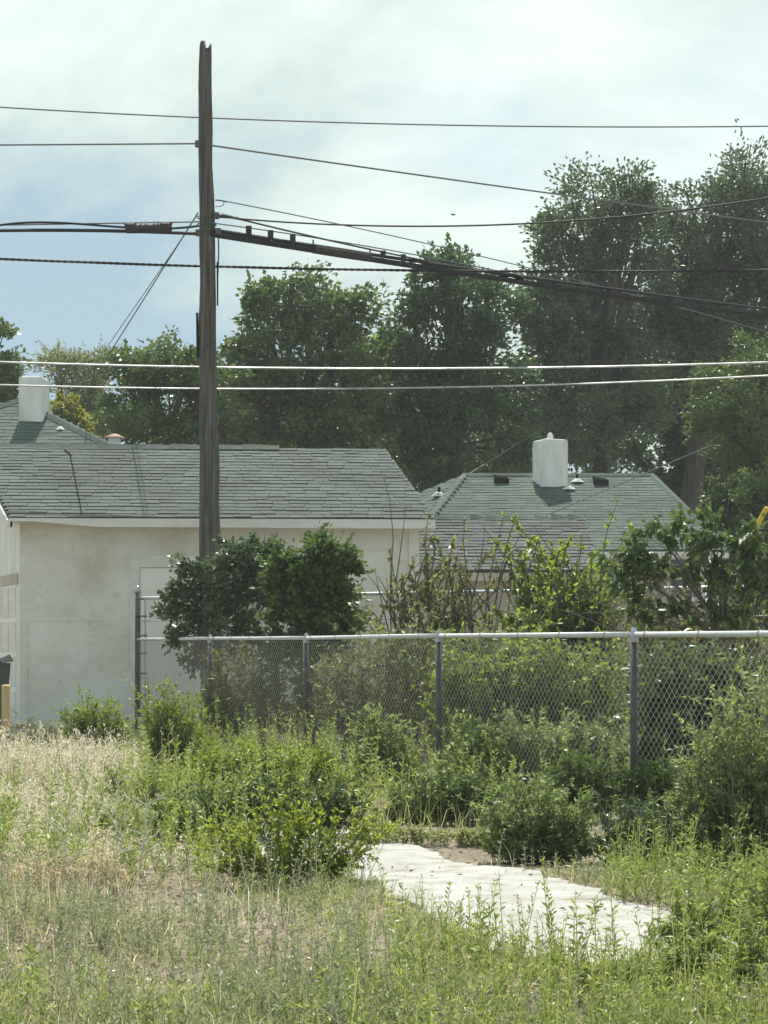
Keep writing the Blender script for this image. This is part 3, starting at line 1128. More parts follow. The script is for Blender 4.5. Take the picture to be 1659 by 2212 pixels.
wire('telephone_cable', 'thinner black cable riding just above the thick lower cable', 'cable', [(470, 497), (560, 515), (680, 528), (900, 566), (1100, 593), (1400, 634), (1659, 668)], 455, 2000, POLE_Y, 33, .026, M['black_rubber'], 3)
wire('telephone_cable', 'dark cable leaving the left side of the frame above splice case', 'cable', [(0, 486), (215, 483), (428, 479)], -600, 430, 26.4, POLE_Y, .010, M['grey_cable'], 1)
wire('telephone_cable', 'dark cable running left from the pole through the splice case', 'cable', [(0, 486.5), (200, 486), (300, 493), (430, 488)], -600, 430, 26.3, POLE_Y - .05, .016, M['black_rubber'], 3)
wire('telephone_cable', 'thick lowest black cable running left from the pole', 'cable', [(0, 498), (250, 499), (430, 505)], -600, 432, 26.2, POLE_Y, .024, M['black_rubber'], 2)
wire('twisted_cable', 'dark twisted cable crossing behind the pole below the splice cases', 'cable', [(0, 560), (430, 573), (830, 583), (1100, 588), (1659, 583)], -500, 2200, 28.4, 28.4, .020, M['black_rubber'], 2, True)
wire('bright_cable', 'shiny cable crossing in front of the trees, upper of the bright pair', 'cable', [(0, 782), (430, 793), (830, 797), (1200, 793), (1659, 783)], -500, 2200, 28.8, 28.8, .017, M['bright_cable'], 2)
wire('bright_cable', 'shiny cable passing the left chimney, lower of the bright pair', 'cable', [(0, 832), (430, 838), (830, 840), (1200, 831), (1659, 811)], -500, 2200, 28.6, 28.6, .0135, M['bright_cable'], 2)
wire('guy_wire', 'dark guy wire slanting down left from the pole', 'wire', [(428, 463), (335, 603), (246, 752)], 428, 130, POLE_Y, 37, .011, M['grey_cable'], 1)
wire('guy_wire', 'fainter guy wire slanting beside the dark one', 'wire', [(428, 468), (318, 620), (232, 752)], 400, 130, POLE_Y + .5, 39, .008, M['grey_cable'], 1)
wire('service_wire', 'faint service wire slanting up from the green roof pipe', 'wire', [(940, 1068), (1040, 1010), (1130, 950)], 915, 1200, 40, 48, .012, M['grey_cable'], 1)
wire('service_wire', 'faint service wire slanting over the right slope of green roof', 'wire', [(1190, 1108), (1330, 1052), (1480, 985)], 1180, 1540, 36.5, 36.0, .010, M['grey_cable'], 1)


def build_splices():
    # left splice case
    root = thing('splice_case', P(320, 503, 26.1), 'brown cylindrical splice case on the cables left of the pole', 'splice case')
    a, c = P(272, 495, 26.2), P(371, 493, 26.15)
    mb = MB()
    mb.tube([a.lerp(c, t) + Vector((0, 0, 0)) for t in (0, .03, .5, .97, 1)], [.04, .062, .064, .062, .04], 10)
    mb.build('body', M['splice'], root)
    for t in (.1, .88):
        p = a.lerp(c, t)
        mb = MB()
        mb.tube([p + Vector((-.07, 0, .03)), p + Vector((-.06, 0, .035)), p + Vector((.06, 0, .035)), p + Vector((.07, 0, .03))], [.05, .06, .06, .05], 8)
        mb.build('end_clamp', M['splice'], root)
    for t in (.33, .44, .62, .7):
        p = a.lerp(c, t)
        mb = MB()
        mb.tube([p + Vector((0, 0, .05)), p + Vector((0, 0, .10))], .018, 6)
        mb.build('bolt', M['steel'], root)
    # long case on the right
    root = thing('splice_case', P(735, 550, 27.7), 'long black splice case on the sloping cable right of the pole', 'splice case')
    a, c = P(677, 537, 27.35), P(800, 556, 28.05)
    mb = MB()
    mb.tube([a.lerp(c, t) for t in (0, .02, .5, .98, 1)], [.05, .075, .078, .075, .05], 8)
    mb.build('body', M['splice'], root)
    for t in (.0, 1.0):
        p = a.lerp(c, t)
        mb = MB()
        mb.tube([p + Vector((0, 0, .03)), p + Vector((0, 0, .13))], .013, 6)
        mb.build('hanger', M['splice'], root)
    # small boxes clipped to the strand
    names = ['first small black box on the sloping cable from the pole', 'second small black box on the sloping cable from the pole', 'third small black box, just before the long splice case',
             'small black box on the cable just past the long splice case', 'last small black box on the sloping cable from the pole']
    for (x, y, w, h), lab in zip(((538, 497, 12, 17), (585, 507, 12, 18), (633, 516, 12, 19), (828, 549, 12, 14), (872, 557, 11, 14)), names):
        Y = POLE_Y + (x - 470) / 1189 * 6.8
        r2 = thing('terminal_box', P(x, y + h / 2, Y), lab, 'terminal box', 'small boxes on the sloping cable')
        s = Y / F
        mb = MB()
        mb.box(P(x, y, Y - .02), w * s, .07, h * s, 0)
        mb.build('housing', M['splice'], r2)
        mb = MB()
        mb.box(P(x, y + h * .62, Y), w * s * .5, .03, h * s * .4, 0)
        mb.build('clip', M['steel'], r2)
    # coil of slack
    Y = POLE_Y + (1105 - 470) / 1189 * 6.8
    root = thing('cable_coil', P(1105, 612, Y), 'dark knotted coil of slack cable where the lines meet', 'cable coil')
    for k in range(4):
        mb = MB()
        pts = []
        for a_ in np.linspace(0, 2 * PI, 25):
            pts.append(P(1107 + (24 - 3 * k) * math.cos(a_), 601 + (8 - k) * math.sin(a_) + 3 * math.cos(a_), Y - .05 + .03 * k))
        mb.tube(pts, .028, 6)
        mb.build('loop', M['black_rubber'], root)


build_splices()


# ------------------------------------------------------------------ chain-link fences
def chain_link(parent, A, B, z0, z1, half=.035, r=.0022, name='wire_mesh'):
    A, B = Vector(A), Vector(B)
    d = (B - A)
    L = d.length
    d.normalize()
    nrm = Vector((-d.y, d.x, 0))
    nw = int(L / half)
    ns = int((z1 - z0) / half)
    i = np.arange(nw)[:, None]
    k = np.arange(ns + 1)[None, :]
    s = (i + ((i + k) % 2)) * half + 0 * k
    z = z0 + k * half + 0 * i
    s = s + 0.004 * np.sin(z * 9 + i * .7)
    off = 0.003 * (((i + k) % 2) * 2 - 1) + 0.012 * np.sin(s * 1.7) * np.sin((z - z0) / (z1 - z0) * PI)
    C = np.stack([A.x + d.x * s + nrm.x * off, A.y + d.y * s + nrm.y * off, z], -1)  # nw, ns+1, 3
    o3 = np.array([[d.x * math.cos(t) * r + nrm.x * math.sin(t) * r, d.y * math.cos(t) * r + nrm.y * math.sin(t) * r, .5 * r * math.cos(t)] for t in (0, 2 * PI / 3, 4 * PI / 3)])
    V = C[:, :, None, :] + o3[None, None]
    V = V.reshape(-1, 3)
    m_ = ns + 1
    wi = (np.arange(nw)[:, None, None] * m_ + np.arange(ns)[None, :, None]) * 3
    j = np.arange(3)[None, None, :]
    j2 = (j + 1) % 3
    Fc = np.stack([wi + j, wi + j2, wi + 3 + j2, wi + 3 + j], -1).reshape(-1, 4)
    o = np_mesh(name, V, Fc, M['bright_steel'], parent)
    tag(o, kind='stuff')
    return o


P0 = Vector((1.7955, 13.3, 0))
D = Vector((-1.309, 3.143, 0))


def build_near_fence():
    root = thing('chain_link_fence', (0.5, 16.5, 0), 'near low chain-link fence with pale top rail, running left to right', 'fence')
    zt = 1.285
    for k in range(-1, 4):
        p = P0 + D * k
        z = zt + (0.012 if k < 2 else -.002)
        mb = MB()
        mb.tube([(p.x, p.y, -.2), (p.x + random.uniform(-.006, .006), p.y, z - .02)], .029, 12)
        po = mb.build('post', M['dark_steel'], root, True)
        mb = MB()
        mb.tube([(p.x, p.y, z - .055), (p.x, p.y, z + .0), (p.x, p.y, z + .035), (p.x, p.y, z + .055)], [.034, .034, .022, .008], 12)
        c = mb.build('cap', M['steel'])
        c.parent = po
        fix_sub(c)
    # top rail in lengths with slightly swaged joints
    prev = None
    for k in range(-1, 4):
        a, c = P0 + D * k, P0 + D * (k + 1)
        za = zt + (0.012 if k < 2 else -.002)
        zb = zt + (0.012 if k + 1 < 2 else -.002)
        if k == 3: zb = zt - .01
        a = Vector((a.x, a.y, za)); c = Vector((c.x, c.y, zb))
        mb = MB()
        mid = a.lerp(c, .5) + Vector((0, 0, random.uniform(-.006, .006)))
        mb.tube([a, mid, c], .021, 12)
        mb.build('top_rail', M['rail'], root, True)
        for t in np.linspace(.12, .95, 5):
            p = a.lerp(c, t)
            mb = MB()
            dd = (c - a).normalized()
            mb.tube([p - dd * .008, p + dd * .008], .025, 8)
            mb.build('tie', M['steel'], root)
    chain_link(root, P0 - D, P0 + D * 4, .03, zt - .01)


build_near_fence()
CORNER = P0 + D * 4


def build_far_fence():
    root = thing('chain_link_fence', (0, 24, 0), 'far taller chain-link fence behind the shrubs, in front of the garages', 'fence')
    A = CORNER + Vector((.06, 0, 0))
    B = Vector((P(1720, 1300, 20.2).x, 20.2, 0))
    zt = 1.85
    L = (B - A).length
    npst = 4
    for k in range(1, npst + 1):
        p = A.lerp(B, k / npst)
        mb = MB()
        mb.tube([(p.x, p.y, -.2), (p.x, p.y, zt)], .03, 10)
        po = mb.build('post', M['dark_steel'], root, True)
        mb = MB()
        mb.tube([(p.x, p.y, zt - .03), (p.x, p.y, zt + .03), (p.x, p.y, zt + .06)], [.034, .03, .008], 10)
        c = mb.build('cap', M['steel'])
        c.parent = po
        fix_sub(c)
    for k in range(npst):
        a, c = A.lerp(B, k / npst), A.lerp(B, (k + 1) / npst)
        mb = MB()
        mb.tube([Vector((a.x, a.y, zt)), Vector((c.x, c.y, zt))], .024, 10)
        mb.build('top_rail', M['rail'], root, True)
    mb = MB()
    mb.tube([Vector((A.x, A.y, 1.53)), Vector((B.x, B.y, 1.53))], .007, 6)
    mb.build('tension_wire', M['steel'], root)
    mb = MB()
    for z in (1.84, 1.60, 1.33, 1.08, .8, .5, .2):
        mb.tube([(CORNER.x - .02, CORNER.y - .045, z), (A.x + .07, A.y - .03, z)], .012, 6)
    mb.build('tension_band', M['dark_steel'], root)
    mb = MB()
    mb.tube([(A.x + .045, A.y - .02, 0), (A.x + .045, A.y - .02, 1.84)], .012, 6)
    mb.build('tension_bar', M['steel'], root)
    chain_link(root, A + Vector((.05, 0, 0)), B, .05, zt, .04, .0022)


build_far_fence()


def build_corner_post():
    root = thing('fence_corner_post', (CORNER.x, CORNER.y, 0), 'tall dark steel corner post where both chain-link fences meet', 'fence post')
    zt = P(297, 1276, CORNER.y).z
    mb = MB()
    mb.tube([(CORNER.x, CORNER.y, -.2), (CORNER.x, CORNER.y, zt)], .04, 14)
    mb.build('shaft', M['dark_steel'], root, True)
    mb = MB()
    mb.tube([(CORNER.x, CORNER.y, zt - .03), (CORNER.x, CORNER.y, zt + .01), (CORNER.x, CORNER.y, zt + .05), (CORNER.x, CORNER.y, zt + .07)], [.045, .045, .025, .008], 14)
    mb.build('cap', M['steel'], root, True)


build_corner_post()

# grey wooden post and thin poles in the back yard
p = P(1333, 1222, 23.6)
root = thing('wooden_post', (p.x, p.y, 0), 'weathered grey wooden post standing among the bare shrubs', 'post')
mb = MB()
mb.box((p.x, p.y, p.z / 2 - .1), .095, .095, p.z + .2, .2)
mb.build('shaft', M['post_wood'], root)
mb = MB()
mb.box((p.x, p.y - .005, p.z - .02), .10, .10, .03, .2)
mb.build('post_top', M['post_wood'], root)
p = P(1640, 1100, 21.0); q = P(1546, 1285, 21.6)
root = thing('guy_guard', (q.x, q.y, 0), 'slanting yellow guy wire guard beyond the right shrub', 'guy guard')
d_ = (p - q)
mb = MB()
mb.tube([P(1658, 1096, 20.9), P(1628, 1148, 21.0)], [.028, .028], 8)
mb.build('guard_sleeve', M['yellow'], root)
mb = MB()
mb.tube([P(1560, 1252, 21.5), P(1546, 1275, 21.6)], [.026, .026], 8)
mb.build('guard_sleeve', M['yellow'], root)
g0 = P(1560, 1252, 21.5); g1 = P(1658, 1096, 20.9)
dr = (g1 - g0)
mb = MB()
mb.tube([g0 - dr * (g0.z / dr.z) - Vector((0, 0, .1)), g0 + dr * 3.2], .007, 5)
mb.build('guy_strand', M['steel'], root)

# bin and tan post at the left edge
root = thing('wheeled_bin', tuple(P(0, 1385, 22.5).xy) + (0,), 'dark wheeled bin with overhanging lid at the left edge', 'bin')
bx, by = P(-34, 1385, 22.5).x, 22.5
mb = MB()
mb.hexa([(bx - .2, by - .26, .05), (bx + .2, by - .26, .05), (bx + .2, by + .26, .05), (bx - .2, by + .26, .05),
         (bx - .26, by - .32, .98), (bx + .26, by - .32, .98), (bx + .26, by + .32, .98), (bx - .26, by + .32, .98)])
mb.build('body', M['bin'], root)
mb = MB()
mb.hexa([(bx - .29, by - .36, .983), (bx + .29, by - .36, .983), (bx + .29, by + .36, 1.0), (bx - .29, by + .36, 1.0),
         (bx - .25, by - .32, 1.04), (bx + .25, by - .32, 1.04), (bx + .25, by + .32, 1.09), (bx - .25, by + .32, 1.09)])
mb.build('lid', M['bin'], root)
for s in (-1, 1):
    mb = MB()
    mb.tube([(bx + s * .2, by + .28, .11), (bx + s * .25, by + .28, .11)], .11, 14)
    mb.build('wheel', M['black_rubber'], root)
root = thing('wooden_stake', tuple(P(13, 1385, 21.5).xy) + (0,), 'short tan wooden stake beside the bin at left edge', 'stake')
p = P(13, 1482, 21.5)
mb = MB()
mb.box((p.x, p.y, p.z / 2 - .05), .09, .09, p.z + .1, .1)
mb.build('shaft', M['tan_wood'], root)
mb = MB()
mb.hexa([(p.x - .045, p.y - .045, p.z), (p.x + .045, p.y - .045, p.z), (p.x + .045, p.y + .045, p.z), (p.x - .045, p.y + .045, p.z),
         (p.x - .02, p.y - .02, p.z + .02), (p.x + .02, p.y - .02, p.z + .02), (p.x + .02, p.y + .02, p.z + .02), (p.x - .02, p.y + .02, p.z + .02)])
mb.build('stake_tip', M['tan_wood'], root)


# bird
def build_bird():
    c = P(980, 464, 92)
    mb = MB()
    mb.tube([c + Vector((-.14, 0, .0)), c + Vector((-.08, 0, .01)), c + Vector((0, 0, 0)), c + Vector((.07, 0, .015)), c + Vector((.11, 0, .02))], [.01, .03, .045, .03, .012], 8)
    for s in (-1, 1):
        mb.hexa([c + Vector((-.05, 0, .0)), c + Vector((.04, 0, .0)), c + Vector((.02 + s * .05, s * .04, .03)), c + Vector((-.05 + s * .05, s * .04, .03)),
                 c + Vector((-.05, 0, .012)), c + Vector((.04, 0, .012)), c + Vector((.02 + s * .05, s * .04, .042)), c + Vector((-.05 + s * .05, s * .04, .042))])
        mb.hexa([c + Vector((-.05 + s * .05, s * .04, .03)), c + Vector((.02 + s * .05, s * .04, .03)), c + Vector((s * .18 - .01, s * .08, .045)), c + Vector((s * .18 - .03, s * .08, .045)),
                 c + Vector((-.05 + s * .05, s * .04, .042)), c + Vector((.02 + s * .05, s * .04, .042)), c + Vector((s * .18 - .01, s * .08, .052)), c + Vector((s * .18 - .03, s * .08, .052))])
    o = mb.build('bird', M['bird'])
    tag(o, 'small dark bird gliding in the sky above the middle trees', 'bird')


build_bird()

# bleached planks and rocks lying in the weeds
for pts, lab in (((P(690, 1592, 20.6), P(768, 1600, 20.4)), 'short bleached plank lying in weeds behind the fence'),
                 ((P(1028, 1609, 17.0), P(1166, 1618, 16.6)), 'longer bleached branch lying in weeds behind the fence')):
    a, c = pts
    mb = MB()
    mb.tube([a, a.lerp(c, .3) + Vector((0, 0, .012)), a.lerp(c, .65) - Vector((0, 0, .006)), c], [.02, .026, .022, .016], 7)
    tag(mb.build('fallen_branch', M['pale_wood']), lab, 'branch')


# ------------------------------------------------------------------ plants
def leaf_quads(C, dirs, length, width, droop=0.0, r=rng):
    """one diamond leaf per centre, pointing along dirs"""
    n = len(C)
    d = dirs / (np.linalg.norm(dirs, axis=1, keepdims=True) + 1e-9)
    rv = r.normal(size=(n, 3))
    s = np.cross(d, rv)
    s /= (np.linalg.norm(s, axis=1, keepdims=True) + 1e-9)
    nn = np.cross(s, d)
    L = length * r.uniform(.65, 1.3, (n, 1))
    W = width * r.uniform(.7, 1.25, (n, 1))
    base = C - d * L * .5
    tip = C + d * L * .5 - np.array([0, 0, 1.0]) * droop * L
    m1 = C - d * L * .08 + s * W * .5 + nn * W * .14
    m2 = C - d * L * .08 - s * W * .5 + nn * W * .14
    return np.stack([base, m1, tip, m2], 1).reshape(-1, 3)


def quads_idx(nv):
    return np.arange(nv).reshape(-1, 4)


def bez(a, c, lift, k=6, r=random):
    a, c = Vector(a), Vector(c)
    L = (c - a).length
    m = a.lerp(c, .5) + Vector((r.uniform(-.12, .12) * L, r.uniform(-.12, .12) * L, lift * L))
    return [a * ((1 - t) ** 2) + m * (2 * t * (1 - t)) + c * (t * t) for t in np.linspace(0, 1, k)]


def plant(name, cat, label, base, lobes, Y, clumps, per, crad, leaf, lw, mat, trunk_r, bark='bark', seed=1, shell=.7, group=None, stems=1, bare=0.0, up=.25, flat=1.0, trunk_name='trunk', crown_name='crown', ball=False):
    """tree or shrub: stems from the base, limbs to each lobe, twigs to clumps of leaves. lobes are (x, y, rx, ry, dY) measured at depth Y"""
    r = random.Random(seed)
    nr = np.random.default_rng(seed)
    bx, bz = base
    B = Vector(((bx - 830) / F * Y, Y, 0))
    root = thing(name, B, label, cat, group)
    s = Y / F
    LB = []
    for lo in lobes:
        x, y, rx, ry = lo[:4]
        dY = lo[4] if len(lo) > 4 else 0
        LB.append((P(x, y, Y) + Vector((0, dY, 0)), rx * s, ry * s))
    wts = [a * c for _, a, c in LB]
    tot = sum(wts)
    tb = MB()
    # stems
    lowz = min(c.z - rz for c, _, rz in LB)
    cen = sum((c * w for (c, _, _), w in zip(LB, wts)), Vector()) / tot
    forks = []
    for k in range(stems):
        off = Vector((r.uniform(-1, 1), r.uniform(-1, 1), 0)) * (trunk_r * 2.5 if stems > 1 else 0)
        fk = Vector((B.x + (cen.x - B.x) * .6, B.y + (cen.y - B.y) * .6, 0)) + off * 2
        fk.z = max(.25, lowz + (cen.z - lowz) * .35)
        if stems > 1:
            fk.z *= r.uniform(.35, .8)
        pts = bez(B + off - Vector((0, 0, .15)), fk, .02, 7, r)
        rad = [trunk_r * (1.25 - .55 * t) * r.uniform(.93, 1.07) for t in np.linspace(0, 1, 7)]
        tb.tube(pts, rad, 8 if trunk_r > .05 else 5)
        forks.append(fk)
    allC, allD = [], []
    for (c, rx, rz), w in zip(LB, wts):
        fk = min(forks, key=lambda f: (f - c).length) if stems > 1 else forks[0]
        inner = c - Vector((0, 0, rz * .35))
        pts = bez(fk, inner, .06, 6, r)
        r0 = trunk_r * .62
        tb.tube(pts, [r0 * (1 - .6 * t) for t in np.linspace(0, 1, 6)], 6 if trunk_r > .05 else 4)
        nc = max(2, int(round(clumps * w / tot)))
        for k in range(nc):
            v = nr.normal(size=3)
            v /= np.linalg.norm(v)
            rad = (nr.random() ** (1 / 3)) if nr.random() > shell else nr.uniform(.72, 1.08)
            az = math.atan2(v[1], v[0])
            bump = 1 + .13 * math.sin(3 * az + 5 * v[2] + seed) + .12 * math.sin(5 * az - 4 * v[2] + 2 * seed) + .08 * math.sin(9 * v[2] + seed)
            v = v * rad * bump
            cl = c + Vector((v[0] * rx, v[1] * rx * flat, v[2] * rz))
            if cl.z < .12: cl.z = .12 + r.random() * .1
            if k % 2 == 0 or bare:
                st = pts[r.randint(2, 5)]
                q = bez(st, cl, .08, 4, r)
                tr = max(.003, r0 * .28)
                tb.tube(q, [tr, tr * .75, tr * .5, tr * .22], 4, False)
            if r.random() < bare: continue
            n = max(3, int(per * r.uniform(.5, 1.4)))
            cr = crad * r.uniform(.65, 1.35)
            vo = v / (np.linalg.norm(v) + 1e-6)
            g = nr.normal(size=(n, 3)) * cr * np.array([.45, .45, .36]) + vo[None] * nr.normal(0, .5, (n, 1)) * cr
            if ball:          # rounded tufts with air between them
                g = nr.normal(size=(n, 3))
                g = g / np.linalg.norm(g, axis=1, keepdims=True) * (nr.random((n, 1)) ** .45) * cr * np.array([1.0, 1.0, .72]) * 1.25
            if rad > .6:      # sprigs that stick out of the outline
                ns = r.randint(1, 3)
                for _ in range(ns):
                    sd = vo + nr.normal(size=3) * .5 + np.array([0, 0, .25])
                    sd /= np.linalg.norm(sd)
                    m_ = max(3, n // 12)
                    tt_ = np.linspace(.3, 1, m_) * cr * r.uniform(.9, 1.8)
                    g = np.concatenate([g, sd[None] * tt_[:, None] + nr.normal(size=(m_, 3)) * cr * .10])
                n = len(g)
            cc = np.array(cl)[None] + g
            cc[:, 2] = np.maximum(cc[:, 2], .03)
            outd = g / (cr + 1e-6) + v[None] * .5 + np.array([0, 0, up]) + nr.normal(size=(n, 3)) * .55
            allC.append(cc)
            allD.append(outd)
    tb.build(trunk_name, M[bark], root)
    if allC:
        C, Dr = np.concatenate(allC), np.concatenate(allD)
        V = leaf_quads(C, Dr, leaf, lw, .12, nr)
        np_mesh(crown_name, V, quads_idx(len(V)), M[mat], root)
    return root


def spray(name, cat, label, base, lobes, Y, n, leaves, leaf, lw, mat, bark='dry_twig', seed=1, group=None, foot=.55, shoots=3, stem_r=.004, up=.5, fork=.35, t0=.2, tuft=0):
    """bushy weed: many arching stems from a wide foot, each with leafy side shoots"""
    r = random.Random(seed)
    nr = np.random.default_rng(seed)
    B = Vector(((base - 830) / F * Y, Y, 0))
    root = thing(name, B, label, cat, group)
    s = Y / F
    LB = [(P(l[0], l[1], Y) + Vector((0, l[4] if len(l) > 4 else 0, 0)), l[2] * s, l[3] * s) for l in lobes]
    wts = np.array([a * c for _, a, c in LB])
    wts = wts / wts.sum()
    tb = MB()
    LC, LD = [], []
    def leafy(pts, m_, t0, L):
        pts = np.array([list(p) for p in pts])
        t = t0 + (1 - t0) * nr.random(m_) ** .8
        f = t * (len(pts) - 1)
        i = np.clip(f.astype(int), 0, len(pts) - 2)
        fr = (f - i)[:, None]
        c = pts[i] * (1 - fr) + pts[i + 1] * fr
        ax = pts[i + 1] - pts[i]
        ax /= np.linalg.norm(ax, axis=1, keepdims=True) + 1e-9
        d = ax * up + nr.normal(size=(m_, 3)) * .55
        d /= np.linalg.norm(d, axis=1, keepdims=True) + 1e-9
        LC.append(c + d * L * .45)
        LD.append(d)
    for k in range(n):
        c, rx, rz = LB[nr.choice(len(LB), p=wts)]
        v = nr.normal(size=3)
        v /= np.linalg.norm(v)
        v *= nr.random() ** .4 * 1.12
        tip = c + Vector((v[0] * rx, v[1] * rx * .8, v[2] * rz))
        tip.z = max(tip.z, .10)
        ft = B + (Vector((tip.x, tip.y, 0)) - B) * foot + Vector((nr.normal() * .04, nr.normal() * .04, 0))
        ft.z = float(gz(ft.x, ft.y)) - .02
        pts = bez(ft, tip, .10 * r.random(), 7, r)
        h = (tip - ft).length
        tb.tube(pts, [stem_r * (1.2 - t) for t in np.linspace(0, 1, 7)], 3, False)
        if tuft == 0 or r.random() < tuft: leafy(pts, leaves, t0, leaf)
        for j in range(shoots):
            q = pts[r.randint(2, 5)]
            e = q + (pts[-1] - pts[2]) * fork * r.uniform(.4, 1.0) + Vector((nr.normal(), nr.normal(), nr.normal() * .6 + .15)) * h * .16
            e.z = max(e.z, .05)
            sp = bez(q, e, .08, 4, r)
            tb.tube(sp, [stem_r * .6, stem_r * .45, stem_r * .3, stem_r * .15], 3, False)
            if tuft == 0 or r.random() < tuft: leafy(sp, leaves // 2, max(.1, t0 - .2), leaf * .85)
    tb.build('stems', M[bark], root)
    C, Dr = np.concatenate(LC), np.concatenate(LD)
    V = leaf_quads(C, Dr, leaf, lw, .1, nr)
    np_mesh('foliage', V, quads_idx(len(V)), M[mat], root)
    return root


TG = 'trees behind the houses'
plant('tree', 'tree', 'tall leafy tree just right of the utility pole', (650, 0), [(585, 700, 97, 83), (660, 640, 66, 68, .5), (632, 600, 42, 47), (735, 690, 68, 64), (640, 790, 165, 114, 1), (560, 840, 99, 104), (730, 820, 99, 125), (775, 680, 29, 57), (640, 920, 187, 73)], 48, 167, 139, 0.43, 0.16, 0.099, 'leaf_mid', .22, ball=True, seed=11, group=TG)
plant('tree', 'tree', 'dark pointed leafy tree between the garages, under the cable coil', (985, 0), [(965, 660, 105, 83), (1000, 590, 50, 50), (985, 620, 66, 62), (1050, 680, 77, 62), (890, 668, 53, 35), (960, 780, 132, 94, 1), (1060, 800, 94, 114), (900, 820, 66, 104), (980, 930, 165, 104), (880, 980, 66, 73)], 49, 160, 139, 0.43, 0.16, 0.099, 'leaf_dark', .24, ball=True, seed=12, group=TG)
plant('tree', 'tree', 'lower leafy tree behind the pole above the garage ridge', (350, 0), [(330, 790, 82, 57), (270, 780, 44, 40), (400, 800, 72, 52), (350, 860, 127, 73, 1), (455, 840, 55, 73), (320, 920, 121, 52), (430, 920, 77, 52)], 46, 96, 135, 0.39, 0.15, 0.091, 'leaf_mid', .18, ball=True, seed=13, group=TG)
plant('tree', 'tree', 'pale wispy olive tree behind the left chimney', (160, 0), [(155, 800, 68, 42), (200, 830, 50, 62), (120, 800, 38, 36), (165, 890, 77, 62), (205, 900, 33, 57)], 52, 75, 135, 0.39, 0.12, 0.041, 'leaf_olive', .15, ball=True, seed=14, group=TG)
plant('shrub', 'shrub', 'yellow-green shrub poking above the left hipped roof', (150, 0), [(145, 880, 28, 25), (128, 905, 24, 28), (175, 905, 18, 25), (165, 935, 40, 25), (190, 945, 14, 16)], 44, 49, 69, 0.16, 0.10, 0.066, 'leaf_yellow', .08, seed=15)
plant('tree', 'tree', 'tree cut off by the left edge, beside the left chimney', (-20, 0), [(-5, 725, 29, 19), (0, 800, 42, 40), (-20, 850, 55, 62), (10, 840, 24, 42)], 50, 35, 126, 0.36, 0.15, 0.091, 'leaf_mid', .2, ball=True, seed=16, group=TG)
plant('tree', 'tree', 'light yellow-green tree filling the gap between two dark trees', (825, 0), [(830, 780, 55, 52), (815, 850, 55, 83), (850, 900, 44, 73), (820, 950, 66, 62)], 54, 65, 126, 0.43, 0.16, 0.099, 'leaf_bright', .2, ball=True, seed=17, group=TG)
plant('tree', 'tree', 'huge dark tree with the rounded top at right of centre', (1330, 0), [(1300, 440, 105, 73), (1250, 500, 94, 62), (1370, 430, 50, 52), (1300, 560, 132, 83, 1), (1200, 590, 54, 57), (1210, 700, 110, 83), (1340, 690, 121, 94, 1), (1185, 690, 48, 62), (1260, 800, 121, 94, .5), (1370, 820, 88, 94), (1180, 880, 77, 94), (1290, 920, 132, 83, -1), (1380, 520, 44, 62)], 53, 270, 139, 0.50, 0.16, 0.083, 'leaf_grey', .34, ball=True, seed=18, group=TG)
plant('tree', 'tree', 'huge dark tree cut off by the right edge, tallest in view', (1450, 0), [(1610, 420, 82, 83), (1490, 470, 72, 62), (1560, 520, 121, 94), (1650, 520, 88, 114), (1500, 600, 99, 94), (1620, 660, 121, 104, 1), (1490, 730, 88, 94), (1560, 780, 99, 83), (1700, 600, 99, 125), (1440, 640, 55, 83)], 55, 244, 139, 0.50, 0.16, 0.083, 'leaf_grey', .36, ball=True, seed=19, group=TG)
plant('tree', 'tree', 'shaded dark tree behind the right slope of the green roof', (1470, 0), [(1450, 900, 66, 83), (1520, 960, 88, 114), (1420, 1000, 66, 73), (1580, 1000, 99, 104), (1480, 1080, 88, 62), (1340, 960, 66, 42), (1640, 900, 77, 94)], 57, 151, 135, 0.45, 0.16, 0.099, 'leaf_dark', .3, ball=True, seed=20, group=TG)
plant('tree', 'tree', 'green feathery tree at the right edge in front of the dark trees', (1680, 0), [(1610, 840, 94, 57), (1650, 770, 61, 47), (1560, 880, 66, 47), (1620, 930, 99, 73), (1670, 1000, 88, 83), (1590, 980, 50, 42)], 42, 132, 135, 0.31, 0.12, 0.041, 'leaf_mid', .16, ball=True, seed=21, up=.1)
plant('shrub', 'shrub', 'green shrub beyond the right end of the green roof', (1590, 0), [(1560, 1070, 40, 35), (1600, 1100, 60, 50), (1650, 1070, 50, 60), (1560, 1120, 50, 40)], 40, 90, 84, 0.22, 0.10, 0.059, 'leaf_mid', .07, seed=22)
plant('tree', 'tree', 'low dark foliage behind the right end of the garage roof', (900, 0), [(880, 1010, 44, 42), (930, 1020, 55, 42), (1080, 1000, 66, 42), (1000, 1000, 66, 42)], 58, 60, 135, 0.41, 0.16, 0.099, 'leaf_dark', .15, ball=True, seed=23)

